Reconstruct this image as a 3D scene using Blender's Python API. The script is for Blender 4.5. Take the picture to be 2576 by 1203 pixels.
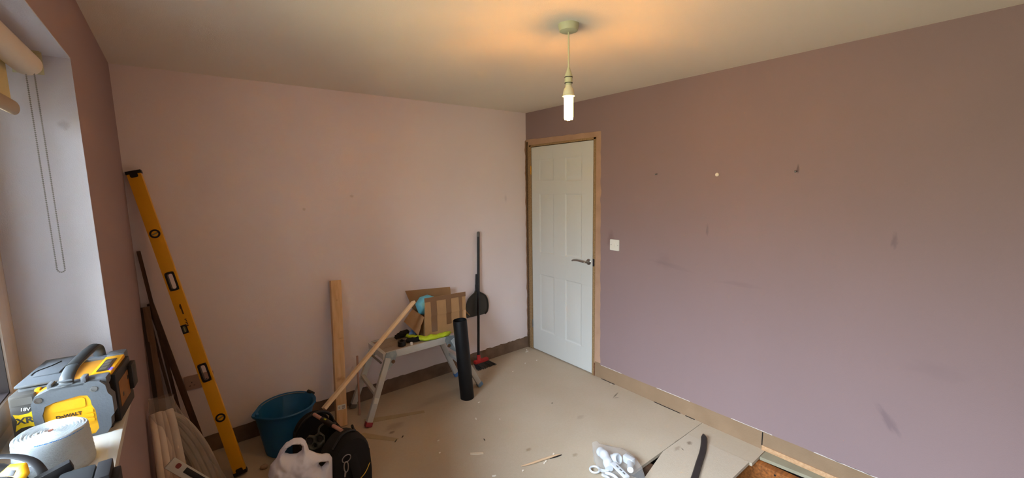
import bpy, bmesh, math, random
from mathutils import Vector, Matrix, noise as mn
random.seed(7)
PI = math.pi
for o in list(bpy.data.objects): bpy.data.objects.remove(o)
SC = bpy.context.scene
COL = SC.collection
R = math.radians

def lin(c):
    if isinstance(c, str):
        c = c.lstrip('#'); c = [int(c[i:i+2], 16)/255 for i in (0, 2, 4)]
    return tuple(((x/12.92) if x <= .04045 else ((x+.055)/1.055)**2.4) for x in c)

# ---------------------------------------------------------------- camera, light, exposure
cam = bpy.data.cameras.new('camera'); camo = bpy.data.objects.new('camera', cam); COL.objects.link(camo)
cam.sensor_width = 36; cam.lens = 36*1058.87/2576; cam.clip_start = .02
yw, pt, rl = 0.67140, 0.12870, -0.01740
fw = Vector((math.sin(yw)*math.cos(pt), math.cos(yw)*math.cos(pt), -math.sin(pt)))
r0 = Vector((math.cos(yw), -math.sin(yw), 0)); u0 = r0.cross(fw)
rr = math.cos(rl)*r0 + math.sin(rl)*u0; uu = -math.sin(rl)*r0 + math.cos(rl)*u0
M = Matrix((rr, uu, -fw)).transposed().to_4x4(); M.translation = Vector((-2.7784, -3.2485, 1.7049))
camo.matrix_world = M
SC.camera = camo

SC.view_settings.view_transform = 'Standard'; SC.view_settings.look = 'None'
SC.view_settings.gamma = 1; SC.view_settings.exposure = 3.8; SC.view_settings.use_curve_mapping = False
try:
    SC.cycles.use_denoising = True
    SC.cycles.max_bounces = 12; SC.cycles.diffuse_bounces = 8; SC.cycles.transparent_max_bounces = 24
    SC.cycles.sample_clamp_indirect = 6
except Exception: pass
BULB = 17.5
SKY = 5.2
W = bpy.data.worlds.new('world'); SC.world = W; W.use_nodes = True
nt = W.node_tree; nt.nodes.clear()
out = nt.nodes.new('ShaderNodeOutputWorld'); bg = nt.nodes.new('ShaderNodeBackground')
tc = nt.nodes.new('ShaderNodeTexCoord'); sp = nt.nodes.new('ShaderNodeSeparateXYZ'); rp = nt.nodes.new('ShaderNodeValToRGB')
mr = nt.nodes.new('ShaderNodeMapRange'); mr.inputs['From Min'].default_value = -1; mr.inputs['From Max'].default_value = 1
nt.links.new(tc.outputs['Generated'], sp.inputs[0]); nt.links.new(sp.outputs['Z'], mr.inputs['Value'])
nt.links.new(mr.outputs[0], rp.inputs[0]); nt.links.new(rp.outputs[0], bg.inputs[0]); nt.links.new(bg.outputs[0], out.inputs[0])
e = rp.color_ramp.elements
e[0].position = .0; e[0].color = (.12, .115, .085, 1)
e[1].position = .47; e[1].color = (.155, .15, .12, 1)
for p_, c_ in ((.53, (.20, .205, .20)), (.65, (.40, .44, .54)), (.8, (.92, 1.05, 1.32)), (1, (1.4, 1.6, 2.0))):
    q = e.new(p_); q.color = (*c_, 1)
bg.inputs['Strength'].default_value = SKY
XL = -2.994; XF = -3.205; YR = -1.30; YE = -4.05; ZS = 1.02; ZT = 2.125; YB = -4.6; H = 2.4  # YE: window's unseen end, stretched past the camera for more light
pl = bpy.data.lights.new('window_portal', 'AREA'); pl.shape = 'RECTANGLE'; pl.size = ZT-ZS; pl.size_y = YR-YE
pl.cycles.is_portal = True
plo = bpy.data.objects.new('window_portal', pl); COL.objects.link(plo)
plo.location = (XF-.09, (YR+YE)/2, (ZT+ZS)/2); plo.rotation_euler = (0, R(-90), 0)

# ---------------------------------------------------------------- materials
MATS = {}
def mat(name, col, rough=.6, metal=0, var=0, vscale=8, bump=0, bscale=200, emit=None, estr=0, trans=0, alpha=1, spec=.5,
        var2=0, v2scale=40, col2=None, stains=None, stretch=None, sss=0, coat=0):
    if name in MATS: return MATS[name]
    m = bpy.data.materials.new(name); m.use_nodes = True; MATS[name] = m
    t = m.node_tree; b = t.nodes['Principled BSDF']; N = t.nodes.new; L = t.links.new
    c = (*lin(col), 1)
    b.inputs['Base Color'].default_value = c; b.inputs['Roughness'].default_value = rough
    b.inputs['Metallic'].default_value = metal; b.inputs['Specular IOR Level'].default_value = spec
    if trans: b.inputs['Transmission Weight'].default_value = trans
    if alpha < 1: b.inputs['Alpha'].default_value = alpha
    if coat: b.inputs['Coat Weight'].default_value = coat
    if emit: b.inputs['Emission Color'].default_value = (*lin(emit), 1); b.inputs['Emission Strength'].default_value = estr
    tc = N('ShaderNodeTexCoord'); src = tc.outputs['Object']
    if stretch:
        mp = N('ShaderNodeMapping'); mp.inputs['Scale'].default_value = stretch; L(src, mp.inputs[0]); vsrc = mp.outputs[0]
    else: vsrc = src
    cur = None
    def mixc(fac, a, bcol, amount=None):
        mx = N('ShaderNodeMix'); mx.data_type = 'RGBA'
        L(fac, mx.inputs['Factor'])
        if a is None: mx.inputs[6].default_value = c
        else: L(a, mx.inputs[6])
        mx.inputs[7].default_value = bcol
        return mx.outputs[2]
    for vv, ss, det in ((var, vscale, 5), (var2, v2scale, 3)):
        if vv:
            nz = N('ShaderNodeTexNoise'); nz.inputs['Scale'].default_value = ss; nz.inputs['Detail'].default_value = det
            L(vsrc, nz.inputs['Vector'])
            mg = N('ShaderNodeMapRange'); mg.inputs['From Min'].default_value = .3; mg.inputs['From Max'].default_value = .7
            mg.inputs['To Max'].default_value = vv
            L(nz.outputs['Fac'], mg.inputs['Value'])
            dk = (*lin(col2), 1) if col2 else (c[0]*.35, c[1]*.33, c[2]*.3, 1)
            cur = mixc(mg.outputs[0], cur, dk)
    for st in (stains or []):
        ctr, rad, amt, scol = st[:4]; rotv = st[4] if len(st) > 4 else (0, 0, 0)
        vs = N('ShaderNodeVectorMath'); vs.operation = 'SUBTRACT'; L(src, vs.inputs[0]); vs.inputs[1].default_value = ctr
        vr = N('ShaderNodeVectorRotate'); vr.rotation_type = 'EULER_XYZ'; vr.inputs['Rotation'].default_value = rotv
        L(vs.outputs[0], vr.inputs['Vector'])
        vd = N('ShaderNodeVectorMath'); vd.operation = 'DIVIDE'; L(vr.outputs[0], vd.inputs[0]); vd.inputs[1].default_value = rad
        nz = N('ShaderNodeTexNoise'); nz.inputs['Scale'].default_value = 1.6; nz.inputs['Detail'].default_value = 4; L(vd.outputs[0], nz.inputs['Vector'])
        vl = N('ShaderNodeVectorMath'); vl.operation = 'LENGTH'; L(vd.outputs[0], vl.inputs[0])
        ad = N('ShaderNodeMath'); ad.operation = 'ADD'; L(vl.outputs['Value'], ad.inputs[0]); L(nz.outputs['Fac'], ad.inputs[1])
        mg = N('ShaderNodeMapRange'); mg.interpolation_type = 'SMOOTHSTEP'
        mg.inputs['From Min'].default_value = .75; mg.inputs['From Max'].default_value = 1.5
        mg.inputs['To Min'].default_value = amt; mg.inputs['To Max'].default_value = 0; L(ad.outputs[0], mg.inputs['Value'])
        cur = mixc(mg.outputs[0], cur, (*lin(scol), 1))
    if cur is not None: L(cur, b.inputs['Base Color'])
    if bump:
        nb = N('ShaderNodeTexNoise'); nb.inputs['Scale'].default_value = bscale; nb.inputs['Detail'].default_value = 4
        L(vsrc, nb.inputs['Vector']); bp = N('ShaderNodeBump'); bp.inputs['Strength'].default_value = bump; bp.inputs['Distance'].default_value = .003
        L(nb.outputs['Fac'], bp.inputs['Height']); L(bp.outputs[0], b.inputs['Normal'])
    return m

def wood(name, c1, c2, scale=(3, 30, 30), rough=.6, stains=None):
    """long grain along local X"""
    return mat(name, c1, rough, var=.75, vscale=2.2, col2=c2, stretch=scale, bump=.25, bscale=30, spec=.25, stains=stains)

# ---------------------------------------------------------------- mesh helper
class G:
    def __init__(s): s.v = []; s.f = []
    def add(s, vs, fs):
        n = len(s.v); s.v += [Vector(v) for v in vs]; s.f += [[i+n for i in f] for f in fs]; return s
    def box(s, lo, hi, bev=0, mtx=None):
        bm = bmesh.new(); bmesh.ops.create_cube(bm, size=1)
        for v in bm.verts: v.co = Vector([lo[i]+(v.co[i]+.5)*(hi[i]-lo[i]) for i in range(3)])
        if bev: bmesh.ops.bevel(bm, geom=bm.edges[:], offset=bev, segments=2, profile=.6, affect='EDGES')
        vs = [(mtx @ v.co if mtx else v.co.copy()) for v in bm.verts]
        fs = [[v.index for v in f.verts] for f in bm.faces]
        bm.free(); return s.add(vs, fs)
    def bar(s, a, b, w, t, up=(0, 0, 1), bev=0):
        """rectangular bar from a to b, w across (perp to up), t along 'up'"""
        a, b = Vector(a), Vector(b); d = b-a; L = d.length; x = d/L; up = Vector(up)
        y = up.cross(x)
        if y.length < 1e-5: y = Vector((0, 1, 0)).cross(x)
        y.normalize(); z = x.cross(y)
        m = Matrix((x, y, z)).transposed().to_4x4(); m.translation = a
        return s.box((0, -w/2, -t/2), (L, w/2, t/2), bev, m)
    def tube(s, pts, r, seg=12, caps=True, closed=False, flat=None):
        pts = [Vector(p) for p in pts]; n = len(pts); rs = r if isinstance(r, (list, tuple)) else [r]*n
        rings = []; prev = None
        for i, p in enumerate(pts):
            if closed: t = pts[(i+1) % n]-pts[i-1]
            else: t = pts[min(i+1, n-1)]-pts[max(i-1, 0)]
            t.normalize()
            if prev is None:
                a = Vector((0, 0, 1)) if abs(t.z) < .9 else Vector((1, 0, 0))
                if flat is not None and abs(t.dot(Vector(flat[0]))) < .99: a = Vector(flat[0])
                u = (a-t*a.dot(t)).normalized()
            else: u = (prev-t*prev.dot(t)).normalized()
            prev = u; v = t.cross(u)
            fu = flat[1] if flat else 1
            rings.append([p+(u*math.cos(2*PI*k/seg)*fu+v*math.sin(2*PI*k/seg))*rs[i] for k in range(seg)])
        vs = [q for ring in rings for q in ring]; fs = []
        for i in range(n if closed else n-1):
            j = (i+1) % n
            for k in range(seg):
                l = (k+1) % seg; fs.append([i*seg+k, i*seg+l, j*seg+l, j*seg+k])
        if caps and not closed:
            fs.append(list(range(seg))[::-1]); fs.append([(n-1)*seg+k for k in range(seg)])
        return s.add(vs, fs)
    def lathe(s, prof, seg=32, ctr=(0, 0, 0), mtx=None, closed=False):
        vs = []; fs = []; c = Vector(ctr)
        for (r, z) in prof:
            for k in range(seg): 
                v = Vector((r*math.cos(2*PI*k/seg), r*math.sin(2*PI*k/seg), z))
                vs.append((mtx @ v if mtx else v)+c)
        n = len(prof)
        for i in range(n if closed else n-1):
            j = (i+1) % n
            for k in range(seg):
                l = (k+1) % seg; fs.append([i*seg+k, i*seg+l, j*seg+l, j*seg+k])
        if not closed:
            if prof[0][0] > 1e-6: fs.append(list(range(seg))[::-1])
            if prof[-1][0] > 1e-6: fs.append([(n-1)*seg+k for k in range(seg)])
        return s.add(vs, fs)
    def prism(s, poly, d, mtx=None, holes=()):
        """poly in local XY extruded z 0..d"""
        bm = bmesh.new(); loops = []
        for pl_ in [poly, *holes]:
            vs = [bm.verts.new((x, y, 0)) for x, y in pl_]
            es = [bm.edges.new((vs[i], vs[(i+1) % len(vs)])) for i in range(len(vs))]; loops.append(es)
        if holes: bmesh.ops.triangle_fill(bm, use_beauty=True, use_dissolve=False, edges=bm.edges[:])
        else:
            f = bm.faces.new(bm.verts[:]); bmesh.ops.triangulate(bm, faces=[f])
        r = bmesh.ops.extrude_face_region(bm, geom=bm.faces[:])
        for v in [g for g in r['geom'] if isinstance(g, bmesh.types.BMVert)]: v.co.z = d
        bmesh.ops.recalc_face_normals(bm, faces=bm.faces[:])
        bm.verts.index_update()
        vs = [(mtx @ v.co if mtx else v.co.copy()) for v in bm.verts]; fs = [[v.index for v in f.verts] for f in bm.faces]
        bm.free(); return s.add(vs, fs)
    def ball(s, c, r, seg=12, ring=8, sc=(1, 1, 1)):
        vs = [Vector((0, 0, r))]; c = Vector(c)
        for i in range(1, ring):
            for k in range(seg):
                a = PI*i/ring; vs.append(Vector((r*math.sin(a)*math.cos(2*PI*k/seg), r*math.sin(a)*math.sin(2*PI*k/seg), r*math.cos(a))))
        vs.append(Vector((0, 0, -r))); fs = []
        for k in range(seg):
            l = (k+1) % seg; fs.append([0, 1+k, 1+l])
            for i in range(ring-2): fs.append([1+i*seg+k, 1+(i+1)*seg+k, 1+(i+1)*seg+l, 1+i*seg+l])
            fs.append([1+(ring-2)*seg+k, len(vs)-1, 1+(ring-2)*seg+l])
        return s.add([Vector((v.x*sc[0], v.y*sc[1], v.z*sc[2]))+c for v in vs], fs)
    def loft(s, rings, cap=True):
        n = len(rings[0]); vs = [q for r_ in rings for q in r_]; fs = []
        for i in range(len(rings)-1):
            for k in range(n):
                l = (k+1) % n; fs.append([i*n+k, i*n+l, (i+1)*n+l, (i+1)*n+k])
        if cap: fs.append(list(range(n))[::-1]); fs.append([(len(rings)-1)*n+k for k in range(n)])
        return s.add(vs, fs)
    def jitter(s, a, sc=8, seed=0):
        for v in s.v:
            q = v*sc+Vector((seed, seed*1.7, 3.1)); v += Vector((mn.noise(q), mn.noise(q+Vector((9, 0, 0))), mn.noise(q+Vector((0, 17, 0)))))*a
        return s
    def mesh(s, name, smooth=35):
        me = bpy.data.meshes.new(name); me.from_pydata([tuple(v) for v in s.v], [], s.f); me.update()
        bm = bmesh.new(); bm.from_mesh(me); bmesh.ops.recalc_face_normals(bm, faces=bm.faces[:])
        if smooth:
            for f in bm.faces: f.smooth = True
            for ed in bm.edges:
                if len(ed.link_faces) == 2: ed.smooth = ed.calc_face_angle(0) < R(smooth)
        bm.to_mesh(me); bm.free(); return me

def obj(name, g, m, parent=None, smooth=35, label=None, sub=0):
    me = g.mesh(name, smooth) if isinstance(g, G) else g
    if m is not None: me.materials.append(m)
    o = bpy.data.objects.new(name, me); COL.objects.link(o)
    if parent: o.parent = parent
    if label: o['label'] = label
    if sub:
        md = o.modifiers.new('sub', 'SUBSURF'); md.levels = sub; md.render_levels = sub
    return o
def tag(o, label=None, cat=None, group=None, kind=None):
    if label: o['label'] = label
    if cat: o['category'] = cat
    if group: o['group'] = group
    if kind: o['kind'] = kind
    return o
def thing(name, label, cat, loc=(0, 0, 0), rz=0, mtx=None, group=None):
    o = bpy.data.objects.new(name, None); o.empty_display_size = .05; COL.objects.link(o)
    if mtx is not None: o.matrix_world = mtx
    else: o.location = loc; o.rotation_euler = (0, 0, rz)
    return tag(o, label, cat, group)
def struct(name, g, m, smooth=35, label=None):
    o = obj(name, g, m, None, smooth); o['kind'] = 'structure'
    if label: o['label'] = label
    return o
def estruct(name, label=None):
    o = bpy.data.objects.new(name, None); COL.objects.link(o); o['kind'] = 'structure'
    if label: o['label'] = label
    return o
def text(name, s, size, m, parent, mtx, ext=.0004, align='CENTER', shear=0, bold=0):
    cu = bpy.data.curves.new(name, 'FONT'); cu.body = s; cu.size = size; cu.extrude = ext; cu.align_x = align; cu.align_y = 'CENTER'
    cu.shear = shear; cu.offset = bold
    to = bpy.data.objects.new('tmp_text', cu); COL.objects.link(to)
    me = bpy.data.meshes.new_from_object(to.evaluated_get(bpy.context.evaluated_depsgraph_get()))
    bpy.data.objects.remove(to); me.name = name
    me.transform(mtx)
    o = bpy.data.objects.new(name, me); COL.objects.link(o); me.materials.clear(); me.materials.append(m); o.parent = parent
    return o
def frame(x, y, z, o):
    m = Matrix((Vector(x), Vector(y), Vector(z))).transposed().to_4x4(); m.translation = Vector(o); return m
def rrect(w, h, r, n=5, cx=0, cy=0):
    pts = []
    for (sx, sy, a0) in ((1, 1, 0), (-1, 1, 90), (-1, -1, 180), (1, -1, 270)):
        for k in range(n+1):
            a = R(a0+90*k/n); pts.append((cx+sx*(w/2-r)+r*math.cos(a), cy+sy*(h/2-r)+r*math.sin(a)))
    return pts
def circ(r, n=24, cx=0, cy=0): return [(cx+r*math.cos(2*PI*k/n), cy+r*math.sin(2*PI*k/n)) for k in range(n)]
def jag(a, b, n, amp, axis, seed=0):
    """points from a to b (2D) displaced by noise on coordinate 'axis'"""
    pts = []
    for i in range(n+1):
        t = i/n; p = [a[0]+(b[0]-a[0])*t, a[1]+(b[1]-a[1])*t]
        if 0 < i < n: p[axis] += amp*(mn.noise(Vector((t*n*.35, seed, 1)))+.6*mn.noise(Vector((t*n*1.7, seed+5, 2))))
        pts.append(tuple(p))
    return pts
def spline(pts, n=8):
    pts = [Vector(p) for p in pts]; P = [pts[0]*2-pts[1]]+pts+[pts[-1]*2-pts[-2]]; o = []
    for i in range(1, len(P)-2):
        for k in range(n):
            t = k/n; a, b, c, d = P[i-1:i+3]
            o.append(.5*((2*b)+(c-a)*t+(2*a-5*b+4*c-d)*t*t+(-a+3*b-3*c+d)*t**3))
    o.append(pts[-1]); return o
def pillow(outline, res, bulge, dmax, nz=0, nsc=12, holes=(), seed=0, both=True, thick=.0015):
    """bulged sheet bounded by a 2D outline; local XY plane, Z bulge.  Two skins meeting at the rim."""
    def inside(p, poly):
        c = False; j = len(poly)-1
        for i in range(len(poly)):
            xi, yi = poly[i]; xj, yj = poly[j]
            if (yi > p[1]) != (yj > p[1]) and p[0] < (xj-xi)*(p[1]-yi)/(yj-yi)+xi: c = not c
            j = i
        return c
    def near(p):
        best = (1e9, None)
        for poly in [outline, *holes]:
            for i in range(len(poly)):
                a = Vector(poly[i-1]); b = Vector(poly[i]); q = Vector(p); d = b-a
                t = max(0, min(1, (q-a).dot(d)/max(d.length_squared, 1e-12))); w = a+d*t; l = (q-w).length
                if l < best[0]: best = (l, (w.x, w.y))
        return best
    xs = [p[0] for p in outline]; ys = [p[1] for p in outline]; x0, x1, y0, y1 = min(xs), max(xs), min(ys), max(ys)
    st = max(x1-x0, y1-y0)/res; nx = int((x1-x0)/st)+2; ny = int((y1-y0)/st)+2
    ok = lambda p: inside(p, outline) and not any(inside(p, h) for h in holes)
    cells = [(i, j) for i in range(nx) for j in range(ny) if ok((x0+(i+.5)*st, y0+(j+.5)*st))]
    cs = set(cells); used = {}
    for i, j in cells:
        for a, b in ((i, j), (i+1, j), (i+1, j+1), (i, j+1)): used[(a, b)] = 1
    top = []; bot = []; idx = {}
    for (a, b) in used:
        p = (x0+a*st, y0+b*st); rim = not all((a+da, b+db) in cs for da, db in ((0, 0), (-1, 0), (0, -1), (-1, -1)))
        d, w = near(p)
        if rim: p = w; h = 0
        else: h = bulge*math.sqrt(max(0, 1-(1-min(d, dmax)/dmax)**2))
        n1 = mn.noise(Vector((p[0]*nsc, p[1]*nsc, seed)))+.5*mn.noise(Vector((p[0]*nsc*2.3, p[1]*nsc*2.3, seed+4)))
        n2 = mn.noise(Vector((p[0]*nsc, p[1]*nsc, seed+30)))
        k = min(1, d/(dmax*.4)) if not rim else 0
        idx[(a, b)] = len(top); top.append((p[0], p[1], h+thick/2+nz*n1*k)); bot.append((p[0], p[1], -(h if both else 0)-thick/2+nz*n2*k))
    N_ = len(top); fs = []
    for i, j in cells:
        q = [idx[(i, j)], idx[(i+1, j)], idx[(i+1, j+1)], idx[(i, j+1)]]; fs.append(q); fs.append([k+N_ for k in q][::-1])
        for (a, b, nb) in ((q[0], q[1], (i, j-1)), (q[1], q[2], (i+1, j)), (q[2], q[3], (i, j+1)), (q[3], q[0], (i-1, j))):
            if nb not in cs: fs.append([b, a, a+N_, b+N_])
    return G().add(top+bot, fs)

# palette
WALLC = '#b39a9a'
scR = [((0, -1.864, 1.376), (.05, .012, .05), .35, '#5a4a52'), ((0, -2.81, 1.391), (.05, .018, .05), .35, '#5a4a52'),
       ((0, -2.857, .456), (.05, .03, .10), .35, '#5a4a52', (R(35), 0, 0)),
       ((0, -1.60, 1.10), (.05, .22, .02), .12, '#5a4a52', (R(-8), 0, 0)), ((0, -2.08, 1.045), (.05, .17, .02), .13, '#5a4a52'),
       ((0, -1.06, 1.24), (.05, .05, .09), .35, '#6a4c4c'), ((0, -2.37, 1.765), (.05, .01, .03), .5, '#3a2a2a'),
       ((0, -3.0, .78), (.05, .14, .05), .09, '#5a4a52'), ((0, -1.55, 1.12), (.05, .09, .07), .12, '#5a4a52')]
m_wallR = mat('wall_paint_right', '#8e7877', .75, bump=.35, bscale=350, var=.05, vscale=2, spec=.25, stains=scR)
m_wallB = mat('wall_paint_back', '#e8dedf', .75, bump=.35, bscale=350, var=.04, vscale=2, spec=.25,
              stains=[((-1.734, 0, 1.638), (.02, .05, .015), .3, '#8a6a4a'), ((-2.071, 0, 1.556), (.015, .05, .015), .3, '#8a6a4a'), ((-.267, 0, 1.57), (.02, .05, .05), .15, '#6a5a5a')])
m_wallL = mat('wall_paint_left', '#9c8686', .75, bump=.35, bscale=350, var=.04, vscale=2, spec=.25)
m_reveal = mat('reveal_paint', '#c5c3cc', .6, bump=.2, bscale=300, spec=.3, stains=[((-3.03, YR, 1.915), (.02, .04, .02), .35, '#7a6c74')])
m_ceil = mat('ceiling_paint', '#e8e0d2', .8, bump=.3, bscale=250, var=.05, vscale=1.5, spec=.2)
m_plaster = mat('bare_plaster', '#b5937a', .85, bump=.5, bscale=120, var=.35, vscale=9, col2='#8a6a52', spec=.2)
m_strip = mat('bare_plaster_strip', '#93795f', .85, bump=.5, bscale=100, var=.3, vscale=7, col2='#6c563f', spec=.2)
m_stripB = mat('bare_blockwork_strip', '#85705f', .9, bump=.8, bscale=60, var=.5, vscale=9, col2='#4c3e33', spec=.1)
chip_st = [((-.33, -1.9, 0), (.05, .03, .05), .5, '#5c4630'), ((-.293, -1.95, 0), (.05, .025, .05), .55, '#4a3828'), ((-.43, -1.92, 0), (.07, .03, .05), .3, '#6c5640'),
           ((-1.70, -.5, 0), (.10, .06, .05), .25, '#5c4e40'), ((-1.745, -.56, 0), (.03, .02, .05), .6, '#4c4038'), ((-.6, -1.277, 0), (.05, .03, .05), .2, '#6c5640'),
           ((-1.14, -1.32, 0), (.03, .02, .05), .5, '#7a6444'), ((-.95, -1.55, 0), (.03, .02, .05), .4, '#7a6444'), ((-1.2, -.35, 0), (.35, .09, .05), .2, '#5c4e40'),
           ((-.14, -1.24, 0), (.07, .008, .05), .7, '#3c3228', (0, 0, R(-15))), ((-.17, -1.27, 0), (.03, .006, .05), .7, '#3c3228', (0, 0, R(30)))]
m_chip = mat('chipboard', '#bcae9a', .8, bump=.35, bscale=220, var=.28, vscale=2.4, col2='#a0896c', var2=.12, v2scale=60, spec=.2, stains=chip_st)
m_chip2 = mat('chipboard_panel', '#beb19f', .8, bump=.35, bscale=220, var=.25, vscale=2.4, col2='#a0896c', var2=.12, v2scale=60, spec=.2,
              stains=[((-.29, -1.95, 0), (.03, .022, .05), .6, '#5a4632'), ((-.40, -1.93, 0), (.05, .02, .05), .35, '#6c563c'), ((-.385, -1.955, 0), (.018, .004, .05), .9, '#201810', (0, 0, R(-60)))])
m_ledge = mat('grey_green_chipboard', '#979079', .85, bump=.4, bscale=150, var=.25, vscale=8, spec=.2)
m_white = mat('white_plastic', '#dcdcd4', .35)
m_doorp = mat('door_paint', '#c9cac5', .4, bump=.12, bscale=250, spec=.4)
m_upvc = mat('window_plastic', '#c9bcb0', .3)
m_gask = mat('gasket_rubber', '#241a1c', .6)
m_black = mat('black_plastic', '#141416', .45)
m_blk2 = mat('black_fabric', '#101012', .9, bump=.5, bscale=400)
m_brass = mat('brass', '#b89240', .3, 1)
m_chrome = mat('satin_nickel', '#a8a4a0', .28, 1)
m_steel = mat('dull_steel', '#8f8f8c', .4, .9)
m_yel = mat('yellow_level_paint', '#e5a80c', .4, var=.1, vscale=10)
m_pine = wood('pine', '#d3a878', '#b98550')
m_pineL = wood('pale_pine', '#ecd0a8', '#d8b486')
m_brownw = wood('brown_timber', '#5e4432', '#3d2a1e')
m_lining = wood('lining_timber', '#a08560', '#7c6040')
m_liningD = wood('dark_lining_timber', '#6f5840', '#3c2a1c')
m_dark = mat('underfloor_dark', '#1c140e', .95)
m_joist = wood('joist_timber', '#a05f2c', '#4d2b14', stains=None)

# ---------------------------------------------------------------- structure
# ceiling
struct('ceiling', G().box((XL-.3, YB-.1, H), (.12, .12, H+.1)), m_ceil, 0)
# right wall : core behind, painted skin in front with ragged edge round the door
mX = frame((0, 1, 0), (0, 0, 1), (1, 0, 0), (0, 0, 0))   # local x->Y, y->Z, z->X
DY0, DY1, DZ = -.05, -.895, 2.085
g = G()
g.box((.004, YB, -.02), (.12, DY1, H)).box((.004, DY1, DZ), (.12, 0, H)).box((.004, DY0, -.02), (.12, 0, DZ))
obj_core = struct('wall_right', g, m_plaster, 0, 'bare plaster behind the paint of the right wall')
poly = [(YB, H), (YB, .124)] + jag((YB, .124), (-.962, .122), 90, .002, 1, 3)[1:] + jag((-.962, .122), (-.948, 2.128), 70, .008, 0, 6)[1:] \
    + jag((-.948, 2.128), (0, 2.143), 40, .004, 1, 8)[1:] + [(0, H)]
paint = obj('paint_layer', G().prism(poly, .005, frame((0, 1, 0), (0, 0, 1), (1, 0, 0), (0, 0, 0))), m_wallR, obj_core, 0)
g = G(); g.box((.0035, YB, -.02), (.02, -.9, .135))
b_r = struct('baseboard_right', g, m_strip, 0, 'brown unpainted strip left where the skirting was pulled off the right wall')
# right strip : timber along the opened floor
g = G().box((-.004, YB, 0), (.003, -2.275, .03), .0015)
obj('sole_batten', g, wood('raw_edge', '#c9a27c', '#ab8058'), b_r)
g = G().box((.001, -2.278, 0), (.0045, -2.272, .115)); obj('joint', g, m_dark, b_r)
m_gyp = mat('torn_plaster_edge', '#c8bdb4', .9)
for ya, yb in ((-1.19, -.975), (-1.79, -1.52), (-2.33, -2.08), (-2.9, -2.55)):
    obj('torn_edge', G().prism([(ya, .1215), (yb, .1215)] + jag((yb, .1255), (ya, .1250), 30, .0025, 1, ya)[0:], .0012, frame((0, 1, 0), (0, 0, 1), (-1, 0, 0), (.0006, 0, 0))), m_gyp, b_r, 0)
for ya, yb in ((-1.12, -.98), (-1.72, -1.5), (-1.83, -1.76)):
    obj('floor_gap', G().box((-.003, ya, 0), (.0036, yb, .0022)), m_dark, b_r, 0)
# back wall
mY = frame((1, 0, 0), (0, 0, 1), (0, -1, 0), (0, 0, 0))
core = struct('wall_back', G().box((XL-.3, .005, -.02), (.12, .12, H)), m_plaster, 0)
poly = [(XL, H)] + jag((XL, .117), (-.012, .117), 160, .011, 1, 11) + jag((-.012, .117), (-.014, 2.13), 70, .014, 0, 13)[1:] + [(0, 2.14), (0, H)]
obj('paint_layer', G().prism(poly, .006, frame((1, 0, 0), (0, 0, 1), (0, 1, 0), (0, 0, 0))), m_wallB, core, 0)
struct('baseboard_back', G().box((XL, .003, -.02), (0, .02, .135)), m_stripB, 0, 'bare dark strip left where the skirting was pulled off the back wall')
# left (window) wall
g = G().box((XL-.3, YR, -.02), (XL, .12, H)).box((XL-.3, YB-.1, -.02), (XL, YE, H)).box((XL-.3, YE, ZT), (XL, YR, H)).box((XL-.3, YE, -.02), (XL, YR, ZS-.03))
wl = struct('wall_left', g, m_wallL, 0)
g = G().box((XF, YR-.003, ZS), (XL-.0005, YR, ZT)); obj('reveal_side', g, m_reveal, wl, 0)
g = G().box((XF, YE, ZT-.003), (XL-.0005, YR, ZT)); obj('reveal_top', g, m_reveal, wl, 0)
g = G().box((XF, YE, ZS), (XL-.0005, YE+.003, ZT)); obj('reveal_side', g, m_reveal, wl, 0)
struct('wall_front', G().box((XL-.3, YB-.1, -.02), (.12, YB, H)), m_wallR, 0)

# window sill
g = G().box((XF-.02, YE-.02, ZS-.03), (XL+.012, YR+.0, ZS)).box((XL+.006, YE-.12, ZS-.028), (-2.958, YR+.115, ZS+.0002), .006)
m_sill = mat('sill_gloss', '#cfccc4', .35, coat=.3)
struct('trim_1', g, m_sill, 35, 'cream window board with its rounded nose standing proud of the wall')
# window 1
wn = estruct('window_1', 'white plastic casement window behind the recess')
def ring(x0, x1, ya, yb, za, zb, w, bev=.004):
    return G().box((x0, ya, za), (x1, yb, za+w), bev).box((x0, ya, zb-w), (x1, yb, zb), bev).box((x0, ya, za), (x1, ya+w, zb), bev).box((x0, yb-w, za), (x1, yb, zb), bev)
obj('window_frame', ring(XF-.07, XF, YE, YR, ZS-.01, ZT, .055), m_upvc, wn)
for ya, yb in ((-2.60, YR-.05), (YE+.05, -2.65)):
    s_ = obj('sash', ring(XF-.06, XF+.004, ya, yb, ZS+.035, ZT-.05, .072, .006), m_upvc, wn)
    obj('gasket', ring(XF-.05, XF-.002, ya+.071, yb-.071, ZS+.106, ZT-.121, .006, 0), m_gask, s_)
    mg_ = mat('window_glass', '#ffffff', .0)
    if not mg_.get('done'):
        t = mg_.node_tree; t.nodes.clear(); N = t.nodes.new
        o_ = N('ShaderNodeOutputMaterial'); mx = N('ShaderNodeMixShader'); tr = N('ShaderNodeBsdfTransparent'); gl = N('ShaderNodeBsdfGlossy')
        fr = N('ShaderNodeFresnel'); fr.inputs[0].default_value = 1.45; gl.inputs['Roughness'].default_value = .02; tr.inputs[0].default_value = (.93, .96, .93, 1)
        t.links.new(fr.outputs[0], mx.inputs[0]); t.links.new(tr.outputs[0], mx.inputs[1]); t.links.new(gl.outputs[0], mx.inputs[2]); t.links.new(mx.outputs[0], o_.inputs[0]); mg_['done'] = 1
    obj('pane', G().box((XF-.034, ya+.074, ZS+.11), (XF-.030, yb-.074, ZT-.125)), mg_, s_, 0)
obj('mullion', G().box((XF-.07, -2.65, ZS-.01), (XF, -2.60, ZT), .003), m_upvc, wn)

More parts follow.
